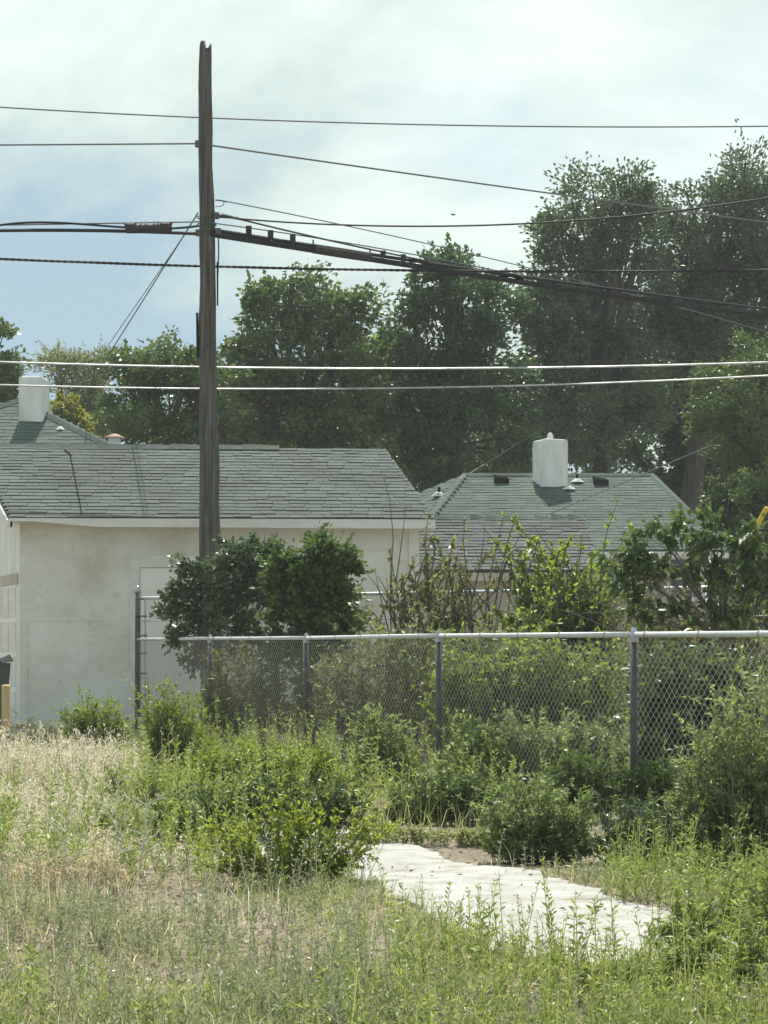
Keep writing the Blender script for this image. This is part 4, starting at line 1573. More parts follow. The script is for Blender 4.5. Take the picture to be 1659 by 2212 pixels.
plant('tree', 'tree', 'dark tree mass behind the white chimney of the green roof', (1180, 0), [(1120, 880, 99, 94), (1200, 950, 121, 73), (1060, 960, 99, 73), (1300, 980, 110, 52), (1000, 880, 77, 83)], 62, 100, 135, 0.56, 0.18, 0.106, 'leaf_dark', .3, ball=True, seed=24, group=TG)
plant('tree', 'tree', 'grey-green tree filling in between the two huge dark trees', (1420, 0), [(1430, 600, 50, 60), (1420, 700, 70, 70), (1460, 790, 90, 80), (1400, 850, 80, 70), (1560, 700, 80, 80), (1620, 800, 90, 90)], 64, 110, 135, 0.62, 0.18, 0.100, 'leaf_grey', .3, ball=True, seed=25, group=TG)
plant('tree', 'tree', 'green tree mass low behind the garage ridge right of the pole', (640, 0), [(540, 900, 88, 73), (640, 920, 99, 62), (740, 900, 99, 83), (450, 910, 66, 52), (820, 960, 66, 52)], 56, 124, 135, 0.53, 0.18, 0.106, 'leaf_dark', .25, ball=True, seed=26, group=TG)

plant('tree', 'tree', 'dark low trees beyond the right end of the green-roofed house', (1660, 0), [(1640, 1200, 80, 80), (1700, 1300, 90, 90), (1600, 1310, 60, 80), (1660, 1380, 110, 60), (1720, 1180, 90, 90)], 47, 130, 120, .42, .17, .11, 'leaf_dark', .2, ball=True, seed=27)
# shrubs between the two fences
plant('shrub', 'shrub', 'rounded grey-green shrub below the utility pole, left of the greener one', (520, 0), [(440, 1265, 66, 55), (510, 1220, 66, 50), (518, 1185, 34, 28), (570, 1255, 56, 60), (395, 1330, 46, 50), (465, 1350, 80, 50), (385, 1262, 28, 26), (570, 1215, 36, 40), (420, 1400, 62, 34), (520, 1385, 70, 34), (480, 1240, 60, 40)], 24.2, 210, 42, .115, .082, .05, 'leaf_grey', .026, 'dry_twig', 31, stems=7, flat=.8, shell=.6, bare=.2)
plant('shrub', 'shrub', 'dense dark green rounded shrub right of the grey-green one', (665, 0), [(650, 1240, 66, 60), (715, 1265, 54, 60), (620, 1290, 50, 60), (688, 1195, 42, 34), (680, 1335, 90, 50), (748, 1225, 26, 34), (610, 1215, 28, 30), (660, 1395, 80, 30), (735, 1370, 40, 40)], 22.6, 340, 44, .11, .078, .050, 'leaf_mid', .026, 'twig', 32, stems=6, flat=.8, shell=.6)
SG = 'half-bare shrubs between the fences'
leg = dict(cat='shrub', bark='twig', group=SG, foot=.5, up=.5, stem_r=.020, shoots=4, fork=.5)
spray('shrub', label='half-bare shrub with upright sticks left of the second garage', base=870, lobes=[(838, 1210, 34, 50), (870, 1250, 40, 60), (905, 1300, 40, 60), (826, 1180, 14, 22), (860, 1340, 60, 40)], Y=21.9, n=13, leaves=38, leaf=.08, lw=.045, mat='leaf_olive', seed=33, t0=0.45, tuft=0.70, **leg)
spray('shrub', label='half-bare shrub with leafy tufts beside the garage wall end', base=955, lobes=[(935, 1205, 34, 28), (985, 1205, 30, 30), (960, 1250, 50, 40), (950, 1310, 50, 50), (925, 1190, 20, 20)], Y=21.6, n=12, leaves=66, leaf=.08, lw=.048, mat='leaf_olive', seed=34, t0=0.45, tuft=0.95, **leg)
spray('shrub', label='mostly bare shrub of thin vertical twigs before the second garage', base=1050, lobes=[(1030, 1200, 36, 40), (1090, 1190, 50, 45), (1040, 1270, 60, 50), (1100, 1300, 50, 50), (1000, 1300, 40, 50)], Y=21.4, n=16, leaves=35, leaf=.07, lw=.04, mat='leaf_olive', seed=35, t0=0.45, tuft=0.50, **leg)
spray('shrub', label='shrub with a bright leafy crown on leaning stems, second garage behind', base=1115, lobes=[(1170, 1168, 48, 26), (1212, 1175, 24, 30), (1135, 1185, 20, 22), (1140, 1240, 40, 34), (1180, 1280, 50, 44), (1110, 1320, 60, 40)], Y=21.2, n=13, leaves=78, leaf=.085, lw=.05, mat='leaf_bright', seed=36, t0=0.45, tuft=0.95, **leg)
spray('shrub', label='low green shrub left of the grey wooden post', base=1240, lobes=[(1240, 1235, 48, 26), (1285, 1250, 34, 28), (1215, 1290, 60, 40), (1265, 1310, 60, 50), (1180, 1340, 70, 40), (1300, 1345, 40, 34)], Y=20.6, n=70, leaves=30, leaf=.08, lw=.05, mat='leaf_bright', seed=37, t0=.4, tuft=.85, **leg)
leg['group'] = None
plant('shrub', 'shrub', 'big leggy shrub with broad leaves at the right, above the fence', (1575, 0), [(1425, 1150, 56, 26), (1380, 1185, 40, 36), (1500, 1165, 60, 36), (1560, 1165, 60, 44), (1630, 1190, 60, 54), (1470, 1225, 50, 30), (1570, 1240, 60, 34), (1650, 1265, 50, 50), (1390, 1240, 44, 34), (1350, 1220, 26, 30), (1440, 1300, 50, 36), (1530, 1310, 50, 40), (1620, 1330, 50, 36), (1370, 1320, 40, 34)], 18.6, 150, 22, .10, .10, .055, 'leaf_mid', .032, 'twig', 38, stems=6, bare=.36, up=-.25, shell=.35)
leg['bark'] = 'dry_twig'; leg['stem_r'] = .013; leg['shoots'] = 5
spray('shrub', label='tangle of bare grey twigs right of the grey wooden post', base=1470, lobes=[(1370, 1290, 50, 50), (1440, 1290, 60, 60), (1410, 1350, 80, 34), (1355, 1250, 24, 40), (1520, 1320, 60, 50)], Y=19.6, n=60, leaves=6, leaf=.06, lw=.03, mat='leaf_olive', seed=39, t0=.6, tuft=.2, **leg)
spray('shrub', label='low leafy growth under the bare shrubs along the near fence rail', cat='shrub', base=1000, lobes=[(850, 1370, 60, 30), (930, 1365, 60, 30), (1020, 1365, 70, 30), (1110, 1360, 60, 34), (1400, 1365, 60, 26), (1500, 1360, 60, 30), (1600, 1370, 60, 30)], Y=18.9, n=150, leaves=24, leaf=.075, lw=.036, mat='leaf_olive', seed=40, foot=.97, up=.6, t0=.3)

UG = 'tall weeds behind the near fence'
spray('tall_weeds', 'weed clump', 'yellowish tall weeds behind the fence near the corner post', 560, [(510, 1425, 70, 45), (600, 1420, 70, 50), (680, 1440, 50, 45), (560, 1510, 90, 50), (480, 1510, 50, 50), (640, 1520, 60, 50)], 22.2, 150, 18, .085, .026, 'leaf_olive', seed=41, group=UG, foot=.9)
spray('tall_weeds', 'weed clump', 'tall green weeds behind the fence left of its middle post', 800, [(740, 1430, 60, 60), (830, 1415, 80, 60), (920, 1430, 50, 50), (780, 1530, 90, 55), (890, 1490, 60, 70), (840, 1580, 80, 50)], 19.6, 200, 18, .08, .026, 'leaf_olive', seed=42, group=UG, foot=.9)
spray('tall_weeds', 'weed clump', 'bright leafy weeds behind the fence between its two nearest posts', 1090, [(990, 1440, 60, 50), (1110, 1415, 80, 55), (1210, 1410, 80, 50), (1300, 1430, 60, 50), (1060, 1500, 90, 60), (1180, 1510, 90, 60), (1290, 1510, 70, 60)], 17.0, 330, 20, .07, .030, 'leaf_bright', seed=43, group=UG, foot=.9)
spray('tall_weeds', 'weed clump', 'dark green weeds low behind the fence between its nearest posts', 1150, [(1010, 1580, 70, 60), (1110, 1590, 90, 55), (1220, 1590, 90, 60), (1310, 1600, 60, 60), (1100, 1650, 120, 40), (1250, 1660, 90, 40)], 15.4, 260, 18, .07, .026, 'leaf_blue', seed=44, group=UG, foot=.9)
spray('bush', 'bush', 'dark leafy bush behind the fence right of its nearest post', 1490, [(1430, 1420, 60, 45), (1500, 1450, 70, 60), (1430, 1520, 60, 60), (1520, 1560, 70, 60), (1440, 1610, 70, 50), (1590, 1440, 60, 50), (1640, 1500, 60, 80)], 14.9, 260, 20, .075, .04, 'leaf_mid', 'twig', 45, foot=.75)

# bushes this side of the fence
spray('bush', 'bush', 'feathery pale green bush against the garage wall, left of the corner post', 205, [(205, 1530, 62, 38), (165, 1560, 36, 45), (250, 1565, 36, 45), (205, 1600, 70, 40)], 19.2, 150, 34, .06, .010, 'leaf_bright', seed=51, up=1.0, foot=.5)
spray('bush', 'bush', 'tall feathery green bush in front of the fence corner', 385, [(345, 1520, 40, 55), (400, 1540, 55, 60), (370, 1610, 80, 60), (430, 1620, 45, 60), (380, 1670, 90, 40), (420, 1690, 40, 40), (690, 1670, 40, 30)], 16.6, 220, 34, .06, .011, 'leaf_bright', seed=52, up=1.0, foot=.6)
spray('bush', 'bush', 'narrow green weed clump against the middle of near fence', 825, [(800, 1590, 40, 70), (850, 1610, 50, 70), (820, 1670, 70, 40), (880, 1680, 50, 40)], 15.4, 150, 26, .06, .014, 'leaf_blue', seed=53, up=.8, foot=.7)
spray('bush', 'bush', 'sprawling bright green bush with arching sprays beside the path', 640, [(540, 1800, 70, 60), (660, 1790, 80, 70), (750, 1780, 60, 60), (600, 1850, 100, 50), (700, 1860, 90, 45), (500, 1850, 50, 40), (640, 1730, 80, 40), (810, 1740, 50, 40), (470, 1880, 45, 35), (830, 1800, 45, 45), (450, 1790, 45, 45), (580, 1690, 50, 35), (760, 1890, 60, 35), (720, 1700, 50, 40)], 9.6, 130, 22, .036, .013, 'leaf_lime', 'twig', 54, foot=.3, up=.7, stem_r=.003)
spray('bush', 'bush', 'shaded green bush behind the sprawling bright one', 560, [(480, 1720, 70, 50), (560, 1710, 90, 55), (650, 1700, 90, 45), (730, 1720, 80, 45), (450, 1790, 70, 60), (390, 1750, 70, 70)], 11.4, 170, 24, .042, .014, 'leaf_mid', 'twig', 55, foot=.7, up=.6, stem_r=.003)
spray('bush', 'bush', 'low rounded dark green bush just beyond the path', 1160, [(1150, 1750, 95, 60), (1090, 1790, 60, 50), (1225, 1790, 70, 60), (1160, 1830, 120, 40), (1180, 1700, 60, 30), (1060, 1740, 30, 40), (1270, 1740, 30, 40), (1120, 1680, 30, 30), (1290, 1820, 30, 30)], 10.5, 190, 30, .04, .010, 'leaf_blue', 'twig', 56, foot=.5, up=.6, stem_r=.003)
spray('bush', 'bush', 'tall pale feathery bush rising at the right edge', 1610, [(1600, 1530, 60, 70), (1650, 1470, 50, 50), (1570, 1620, 70, 70), (1650, 1620, 60, 80), (1530, 1700, 70, 60), (1630, 1740, 80, 80), (1540, 1790, 90, 70), (1650, 1850, 80, 90), (1560, 1880, 90, 60), (1480, 1640, 30, 40), (1540, 1560, 30, 40), (1470, 1760, 30, 40)], 10.2, 250, 28, .045, .013, 'leaf_blue', seed=57, foot=.7, up=.8, stem_r=.003)
spray('bush', 'bush', 'greyish weed clump right of the low rounded bush', 1400, [(1360, 1770, 60, 60), (1430, 1790, 60, 60), (1390, 1850, 100, 50), (1470, 1850, 60, 55), (1330, 1840, 50, 50)], 10.1, 170, 26, .042, .010, 'leaf_grey', seed=58, foot=.7, up=.7, stem_r=.003)
spray('bush', 'bush', 'dark green weeds below the fence at its nearest post', 1330, [(1280, 1680, 80, 60), (1380, 1690, 70, 60), (1240, 1660, 60, 50), (1440, 1700, 70, 60)], 12.9, 170, 24, .05, .016, 'leaf_mid', seed=59, foot=.85, up=.6, stem_r=.003)
spray('bush', 'bush', 'green weeds in front of the fence at its middle post', 950, [(890, 1740, 70, 50), (960, 1710, 80, 60), (1020, 1690, 60, 50), (870, 1780, 60, 40), (1050, 1740, 60, 40)], 12.6, 170, 24, .05, .014, 'leaf_mid', seed=60, foot=.85, up=.6, stem_r=.003)
spray('bush', 'bush', 'low weeds between the feathery bush and the shaded green one', 520, [(470, 1650, 60, 40), (560, 1640, 80, 45), (650, 1640, 70, 45), (720, 1660, 60, 40)], 14.6, 170, 24, .055, .016, 'leaf_bright', seed=61, foot=.9, up=.6, stem_r=.003)


spray('tall_weeds', 'weed clump', 'tall tangled weeds hiding the right end of the path', 1560, [(1470, 1960, 50, 50), (1540, 1920, 60, 60), (1630, 1890, 60, 60), (1700, 1900, 70, 70), (1420, 2000, 40, 40), (1590, 1990, 90, 50), (1500, 2010, 60, 40), (1690, 2010, 70, 50)], 7.35, 95, 24, .040, .009, 'weed', seed=71, foot=.93, up=.9, stem_r=.0028)
spray('tall_weeds', 'weed clump', 'weeds at the bottom right corner of the ground', 1500, [(1430, 2060, 70, 40), (1520, 2040, 80, 50), (1620, 2030, 80, 60), (1360, 2100, 60, 40), (1280, 2110, 50, 40), (1560, 2110, 120, 40), (1680, 2090, 80, 60), (1720, 2150, 80, 50)], 6.5, 130, 26, .036, .008, 'weed', seed=72, foot=.95, up=.9, stem_r=.0028)
spray('tall_weeds', 'weed clump', 'feathery dead straw-coloured weeds standing in the pale grass', 150, [(60, 1640, 60, 34), (140, 1630, 60, 36), (220, 1650, 60, 40), (290, 1690, 40, 50), (-20, 1650, 60, 30), (100, 1690, 90, 40)], 14.2, 120, 26, .034, .006, 'pale_straw', seed=77, foot=.96, up=1.3, stem_r=.0028)
spray('tall_weeds', 'weed clump', 'straw-coloured dead weeds at the left of the bare soil', 150, [(60, 1860, 60, 40), (150, 1850, 60, 40), (220, 1840, 40, 50), (-20, 1860, 60, 40), (260, 1880, 30, 40)], 9.2, 80, 24, .026, .005, 'straw', seed=78, foot=.96, up=1.3, stem_r=.0022)
spray('tall_weeds', 'weed clump', 'pale green weeds along the base of the garage wall', 90, [(20, 1590, 40, 30), (70, 1580, 40, 35), (120, 1590, 40, 30), (-30, 1590, 40, 30), (270, 1590, 40, 30), (160, 1610, 60, 25)], 19.8, 130, 24, .06, .013, 'weed_pale', seed=73, foot=.97, up=1.0)
spray('tall_weeds', 'weed clump', 'dark green weeds below the pale grass at the left edge', 90, [(20, 1790, 60, 50), (100, 1800, 60, 45), (180, 1790, 60, 50), (260, 1770, 50, 60), (-50, 1790, 60, 50), (330, 1780, 40, 60), (140, 1850, 90, 30)], 11.4, 210, 22, .045, .012, 'weed', seed=74, foot=.95, up=.9, stem_r=.003)
spray('tall_weeds', 'weed clump', 'green weeds between the pale grass and the shaded bush', 330, [(300, 1690, 50, 50), (350, 1720, 50, 60), (270, 1740, 40, 40), (230, 1700, 40, 40)], 13.2, 120, 22, .05, .013, 'weed', seed=75, foot=.95, up=1.0, stem_r=.003)
spray('tall_weeds', 'weed clump', 'low dry weeds on the bare strip beyond the path', 930, [(860, 1795, 50, 22), (930, 1805, 50, 24), (1000, 1820, 50, 26), (1050, 1840, 40, 20), (800, 1785, 40, 24)], 11.2, 110, 18, .034, .008, 'mixgrass', seed=79, foot=.97, up=.9, stem_r=.0022)


# ------------------------------------------------------------------ grass and weeds on the open ground
def in_path(X, Y, grow=0.0):
    """inside the concrete path"""
    ok = np.zeros(len(X), bool)
    poly = np.concatenate([PA, PB[::-1]])
    x0, y0 = poly[:, 0], poly[:, 1]
    x1, y1 = np.roll(x0, -1), np.roll(y0, -1)
    for a, b_, c, d in zip(x0, y0, x1, y1):
        cond = ((b_ > Y) != (d > Y)) & (X < (c - a) * (Y - b_) / (d - b_ + 1e-12) + a)
        ok ^= cond
    return ok


def blades(name, X, Y, h, w, mat, label, lean=.35, cat='grass', heads=False):
    n = len(X)
    z = gz(X, Y) - .01
    a = rng.uniform(0, 2 * PI, n)
    ln = np.clip(rng.normal(0, lean, n), -1.3, 1.3) * h
    la = rng.uniform(0, 2 * PI, n)
    dx, dy = np.cos(la) * ln, np.sin(la) * ln
    sx, sy = np.cos(a) * w / 2, np.sin(a) * w / 2
    b0 = np.stack([X - sx, Y - sy, z], -1)
    b1 = np.stack([X + sx, Y + sy, z], -1)
    m0 = np.stack([X + dx * .35 - sx * .8, Y + dy * .35 - sy * .8, z + h * .55], -1)
    m1 = np.stack([X + dx * .35 + sx * .8, Y + dy * .35 + sy * .8, z + h * .55], -1)
    t = np.stack([X + dx, Y + dy, z + h * np.sqrt(np.clip(1 - (ln / (h + 1e-6)) ** 2 * .4, .3, 1))], -1)
    V = np.stack([b0, b1, m1, m0, t], 1).reshape(-1, 3)
    i = np.arange(n)[:, None] * 5
    Fc = np.concatenate([i + np.array([[0, 1, 2]]), i + np.array([[0, 2, 3]]), i + np.array([[3, 2, 4]])], 1).reshape(-1, 3)
    if heads:         # loose seed heads on the stalks
        sel = rng.random(n) < .45
        tp, md = t[sel], ((m0 + m1) / 2)[sel]
        k = 7
        f = rng.uniform(.45, 1.08, (len(tp), k, 1))
        c = md[:, None] * (1 - f) + tp[:, None] * f + rng.normal(0, .011, (len(tp), k, 3))
        ax = (tp - md)[:, None] + rng.normal(0, .10, (len(tp), k, 3))
        q = leaf_quads(c.reshape(-1, 3), ax.reshape(-1, 3), .034, .009)
        qi = quads_idx(len(q)) + len(V)
        V = np.concatenate([V, q])
        Fc = np.concatenate([Fc, qi[:, [0, 1, 2]], qi[:, [0, 2, 3]]])
    o = np_mesh(name, V, Fc, M[mat])
    return tag(o, label, cat, None, 'stuff')


def scatter(n, xa, xb, ya, yb, seed=0):
    """ground points spread evenly over the view between two picture rows"""
    r = np.random.default_rng(seed)
    x = r.uniform(xa, xb, n)
    y = r.uniform(ya, yb, n)
    Y = EYE * F / (y - 1385)
    X = (x - 830) / F * Y
    return X, Y, r


def noise2(X, Y, s, seed=0):
    r = np.random.default_rng(seed)
    v = np.zeros_like(X)
    for k in range(6):
        a = r.uniform(0, 2 * PI)
        f = s * r.uniform(.6, 1.8)
        v += np.sin((X * math.cos(a) + Y * math.sin(a)) * f + r.uniform(0, 6))
    return v / 6 * 1.7


def bare_soil(X, Y):
    """patches of trodden bare soil"""
    px = X / Y * F + 830
    py = 1385 + EYE * F / Y
    return 1.2 * np.exp(-(((px - 345) / 120) ** 2 + ((py - 1935) / 42) ** 2)) + .7 * np.exp(-(((px - 640) / 160) ** 2 + ((py - 2070) / 50) ** 2)) + .6 * np.exp(-(((px - 1050) / 240) ** 2 + ((py - 2210) / 50) ** 2)) + .7 * np.exp(-(((px - 330) / 130) ** 2 + ((py - 2130) / 45) ** 2))


# foreground half-dry grass with bare patches
X, Y, r_ = scatter(60000, -250, 1900, 1905, 2330, 1)
nz = noise2(X, Y, 3.2, 4)
px = X / Y * F + 830
bare = bare_soil(X, Y)
keep = (~in_path(X, Y)) & (r_.random(len(X)) < np.clip(.38 + .5 * nz - bare, .03, 1))
X, Y = X[keep], Y[keep]
h = np.clip(r_.gamma(4, .020, len(X)), .02, .22)
blades('grass', X, Y, h, r_.uniform(.003, .006, len(X)), 'mixgrass', 'short half-dry grass covering the foreground ground', .95)

# pale dry grass at the left, tall
X, Y, r_ = scatter(30000, -300, 520, 1640, 1880, 2)
nz = noise2(X, Y, 1.6, 5)
px = X / Y * F + 830
keep = r_.random(len(X)) < np.clip(.75 + .55 * nz - np.clip((px - 170) / 260, 0, 1), 0, 1)
X, Y = X[keep], Y[keep]
h = np.clip(r_.gamma(6, .046, len(X)), .06, .5) * np.clip(.75 + .5 * noise2(X, Y, 2.2, 77), .3, 1.25) * np.clip(.35 + (Y - 9.5) / 7, .4, 1)
blades('dry_grass', X, Y, h, r_.uniform(.004, .008, len(X)), 'pale_straw', 'tall pale dry grass at the left below the garage', .42, heads=True)

# dry straw in the foreground
X, Y, r_ = scatter(26000, -250, 1900, 1880, 2330, 3)
nz = noise2(X, Y, 2.4, 8)
px = X / Y * F + 830
keep = (~in_path(X, Y)) & (r_.random(len(X)) < np.clip(.42 + .5 * nz - np.clip((px - 500) / 1800, 0, .5) - .6 * bare_soil(X, Y), .03, 1))
X, Y = X[keep], Y[keep]
h = np.clip(r_.gamma(3.5, .028, len(X)), .02, .3)
blades('dry_grass', X, Y, h, r_.uniform(.0025, .0045, len(X)), 'straw', 'thin straw stalks mixed through the foreground grass', .9)

# thicker grass strip around the fence foot and in the yard
X, Y, r_ = scatter(16000, 300, 1900, 1560, 1800, 4)
keep = (~in_path(X, Y)) & (r_.random(len(X)) < np.clip(.7 + .5 * noise2(X, Y, 1.4, 9), .1, 1))
X, Y = X[keep], Y[keep]
h = np.clip(r_.gamma(5, .035, len(X)), .04, .32)
blades('grass', X, Y, h, r_.uniform(.003, .006, len(X)), 'mixgrass', 'rough grass growing along the foot of the near fence', .9)


def stalk_geo(X, Y, H, nl, ll, lw_, r, spread=.9):
    """upright weed stalks set with narrow leaves; returns stem and leaf vertices"""
    SV, LC, LD = [], [], []
    for x, y, h in zip(X, Y, H):
        z0 = float(gz(x, y)) - .01
        lean = r.normal(0, .17, 2) * h
        vy = r.uniform(.6, 1.35)
        el = r.uniform(.1, .9)
        n = max(6, int(nl * h / .4 * r.uniform(.5, 1.3)))
        t = np.sort(r.uniform(.10, 1.0, n))
        ang = np.arange(n) * 2.4 + r.uniform(0, 6)
        px_ = x + lean[0] * t ** 1.5
        py_ = y + lean[1] * t ** 1.5
        pz_ = z0 + h * t
        d = np.stack([np.cos(ang) * spread, np.sin(ang) * spread, r.uniform(-.1, .6, n) + el], -1)
        d /= np.linalg.norm(d, axis=1, keepdims=True)
        L = vy * ll * (1.15 - .65 * t) * r.uniform(.6, 1.25, n)
        c = np.stack([px_, py_, pz_], -1) + d * (L * .5)[:, None]
        LC.append(c)
        LD.append(d * (L / ll)[:, None])
        w = .0022 + .002 * h
        for a in (0, 1.6):
            ox, oy = math.cos(a) * w, math.sin(a) * w
            SV += [(x - ox, y - oy, z0), (x + ox, y + oy, z0), (x + lean[0] + ox * .3, y + lean[1] + oy * .3, z0 + h), (x + lean[0] - ox * .3, y + lean[1] - oy * .3, z0 + h)]
    C, D_ = np.concatenate(LC), np.concatenate(LD)
    ln = np.linalg.norm(D_, axis=1, keepdims=True)
    dn = D_ / ln
    rv = r.normal(size=C.shape)
    s = np.cross(dn, rv)
    s /= np.linalg.norm(s, axis=1, keepdims=True) + 1e-9
    L = ll * ln
    W = lw_ * np.sqrt(ln)
    base = C - dn * L * .5
    tip = C + dn * L * .5 - np.array([0, 0, .12]) * L
    V = np.stack([base, C + s * W * .5, tip, C - s * W * .5], 1).reshape(-1, 3)
    return np.array(SV), V


def weed_mass(name, label, X, Y, H, nl, ll, lw_, mat, seed):
    r = np.random.default_rng(seed)
    S, V = stalk_geo(X, Y, H, nl, ll, lw_, r)
    allv = np.concatenate([S, V])
    o = np_mesh(name, allv, quads_idx(len(allv)), M[mat])
    return tag(o, label, 'weeds', None, 'stuff')


# green weeds scattered through the foreground
X, Y, r_ = scatter(2400, -250, 1900, 1900, 2330, 11)
px = X / Y * F + 830
keep = (~in_path(X, Y)) & (r_.random(len(X)) < np.clip(.12 + .4 * noise2(X, Y, 2.6, 12) + np.clip((px - 500) / 900, 0, .5) - bare_soil(X, Y), .02, 1))
X, Y = X[keep], Y[keep]
weed_mass('weeds', 'low green leafy weeds mixed through the foreground grass', X, Y, np.clip(r_.gamma(7, .022, len(X)), .06, .3), 30, .045, .010, 'weed', 13)
X, Y, r_ = scatter(6800, -250, 1900, 1880, 2330, 61)
keep = (~in_path(X, Y)) & (r_.random(len(X)) < np.clip(.6 + .5 * noise2(X, Y, 3.4, 62) - .8 * bare_soil(X, Y), .04, 1))
X, Y = X[keep], Y[keep]
weed_mass('weeds', 'small grey-green weeds scattered over the foreground soil', X, Y, np.clip(r_.gamma(5, .018, len(X)), .03, .22), 46, .034, .008, 'weed_pale', 63)
X, Y, r_ = scatter(1500, -250, 800, 1930, 2330, 64)
keep = (~in_path(X, Y)) & (r_.random(len(X)) < np.clip(.5 + .6 * noise2(X, Y, 2.8, 65) - bare_soil(X, Y), .03, 1))
X, Y = X[keep], Y[keep]
weed_mass('weeds', 'taller grey-green weeds standing at the bottom left', X, Y, np.clip(r_.gamma(3.5, .055, len(X)), .06, .36), 40, .036, .008, 'weed_pale', 66)
# taller weeds hiding the near edge of the path at right
X, Y, r_ = scatter(1100, 500, 1900, 2040, 2330, 14)
px = X / Y * F + 830
keep = (~in_path(X, Y)) & (r_.random(len(X)) < np.clip((px - 560) / 900 + .5 * noise2(X, Y, 3, 3), 0, .8))
X, Y = X[keep], Y[keep]
weed_mass('weeds', 'taller green weeds hiding the near edge of the path', X, Y, np.clip(r_.gamma(3.2, .055, len(X)), .05, .36), 40, .042, .008, 'weed', 15)
# weeds at the left among dry grass
X, Y, r_ = scatter(900, -250, 560, 1660, 1900, 16)
weed_mass('weeds', 'green weeds standing among the tall pale grass at left', X, Y, np.clip(r_.gamma(7, .04, len(X)), .10, .5), 34, .06, .012, 'weed', 17)
# weeds at the far side of the path, right
X, Y, r_ = scatter(700, 1300, 1900, 1850, 2060, 18)
keep = (~in_path(X, Y))
X, Y = X[keep], Y[keep]
weed_mass('weeds', 'weeds lining the far side of the path at right', X, Y, np.clip(r_.gamma(8, .03, len(X)), .1, .45), 32, .05, .010, 'weed', 19)
X, Y, r_ = scatter(700, 300, 1700, 1610, 1770, 20)
keep = (~in_path(X, Y))
X, Y = X[keep], Y[keep]
weed_mass('weeds', 'green weeds along the foot of the near fence', X, Y, np.clip(r_.gamma(8, .05, len(X)), .15, .7), 34, .07, .014, 'weed', 21)

# dead leaves, bits of straw and clods on the bare soil
X, Y, r_ = scatter(15000, -250, 1900, 1790, 2330, 25)
keep = ~in_path(X, Y) | (r_.random(len(X)) < .10)
X, Y = X[keep], Y[keep]
C = np.stack([X, Y, np.where(in_path(X, Y), gz(X, Y) + .024, gz(X, Y) + .008)], -1)
dd = np.stack([r_.normal(size=len(X)), r_.normal(size=len(X)), r_.normal(0, .18, len(X))], -1)
V = leaf_quads(C, dd, .028, .011, 0, r_)
o = np_mesh('debris', V, quads_idx(len(V)), M['litter'])
tag(o, 'dead leaves and straw bits lying on the bare soil', 'debris', None, 'stuff')

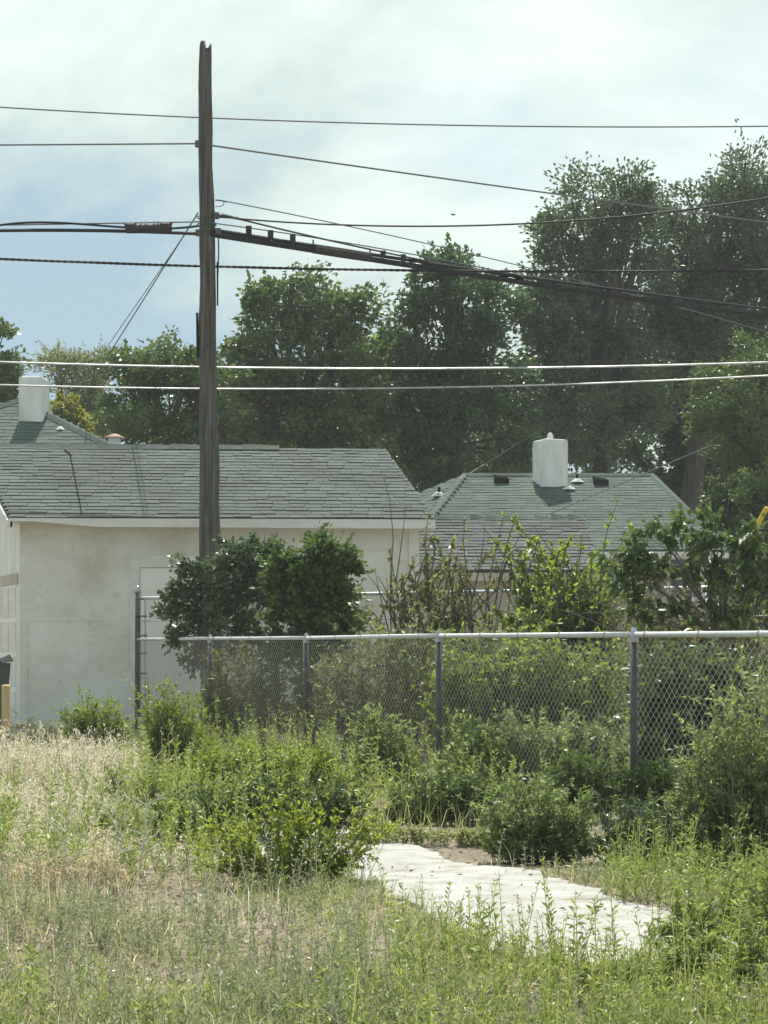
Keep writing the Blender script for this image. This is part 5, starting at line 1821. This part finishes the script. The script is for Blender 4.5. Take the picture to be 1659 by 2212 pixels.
# single tall stalks standing against the bright path
stalks = [(868, 2095, 1835, 'tall leafy weed stalk at the left end of the path'),
          (955, 2070, 1890, 'weed stalk standing before the narrow part of the path'),
          (1040, 2075, 1880, 'forked weed stalk in front of the middle of the path'),
          (1122, 2095, 1895, 'slim weed stalk near the middle of the path'),
          (1198, 2120, 1860, 'tallest weed stalk in front of the path'),
          (1245, 2110, 1900, 'broad leafy weed stalk right of the tallest one'),
          (1010, 2100, 1905, 'short slim weed stalk between the path stalks'),
          (1330, 2150, 1895, 'weed stalk where the path narrows toward the right'),
          (1420, 2160, 1930, 'bushy weed stalk near the right end of the path'),
          (910, 2120, 1960, 'short weed stalk below the left end of the path'),
          (1530, 2150, 1880, 'weed stalk before the right end of the path'),
          (1590, 2170, 1920, 'weed stalk closest to the right edge of the picture')]
for k, (x, yb, yt, lab) in enumerate(stalks):
    g = G(x, yb)
    h = (yb - yt) / F * g.y
    r = np.random.default_rng(100 + k)
    root = thing('weed_stalk', (g.x, g.y, 0), lab, 'weed', 'tall weed stalks in front of the path')
    xs, ys, hs = [g.x], [g.y], [h]
    if k % 3 != 0:
        xs.append(g.x + r.uniform(-.03, .03)); ys.append(g.y + .02); hs.append(h * r.uniform(.6, .85))
    S, V = stalk_geo(np.array(xs), np.array(ys), np.array(hs), 46, .055, .012, r, .75)
    np_mesh('stem', S, quads_idx(len(S)), M['weed'], root)
    np_mesh('foliage', V, quads_idx(len(V)), M['weed'], root)

# pale dead stalks at the left
for k, (x, yb, yt, lab) in enumerate([(262, 1905, 1700, 'dry branching dead weed standing left of the bare soil'), (150, 1930, 1775, 'dry dead weed standing among the left grass'), (300, 1890, 1740, 'pale dead weed at the edge of the bare soil')]):
    g = G(x, yb)
    h = (yb - yt) / F * g.y
    r = random.Random(200 + k)
    root = thing('dead_weed', (g.x, g.y, 0), lab, 'weed', 'dead weeds at left')
    mb = MB()
    top = g + Vector((r.uniform(-.02, .06), 0, h))
    st = bez(g, top, 0, 8, r)
    mb.tube(st, [.005, .005, .004, .004, .003, .003, .002, .001], 5)
    mb.build('stem', M['pale_wood'], root)
    mb = MB()
    for j in range(22):
        s = st[r.randint(2, 7)]
        e = s + Vector((r.uniform(-.09, .09), r.uniform(-.08, .08), r.uniform(.02, .11)))
        mb.tube(bez(s, e, .1, 4, r), [.002, .002, .0015, .001], 4, False)
        for i_ in range(3):
            e2 = e + Vector((r.uniform(-.03, .03), r.uniform(-.03, .03), r.uniform(-.01, .04)))
            mb.tube([e, e2], [.0015, .001], 3, False)
    mb.build('twigs', M['pale_wood'], root)

# ------------------------------------------------------------------ the hazy air
HZ = 0.0009
mb = MB()
mb.hexa([(-420, -70, -1.2), (420, -70, -1.2), (420, 510, -1.2), (-420, 510, -1.2), (-420, -70, 18), (420, -70, 18), (420, 510, 18), (-420, 510, 18)])
m, nt, b, o_ = new_mat('thin_haze')
nt.nodes.remove(b)
pv = nt.nodes.new('ShaderNodeVolumePrincipled')
pv.inputs['Color'].default_value = (.93, .97, .95, 1)
pv.inputs['Density'].default_value = HZ
pv.inputs['Anisotropy'].default_value = 0.0
nt.links.new(pv.outputs['Volume'], o_.inputs['Volume'])
hz = mb.build('haze', m)
tag(hz, 'thin pale haze filling the air over the yard', 'haze', None, 'stuff')
print('triangles', sum(len(p.vertices) - 2 for m_ in bpy.data.meshes if m_.users for p in m_.polygons))
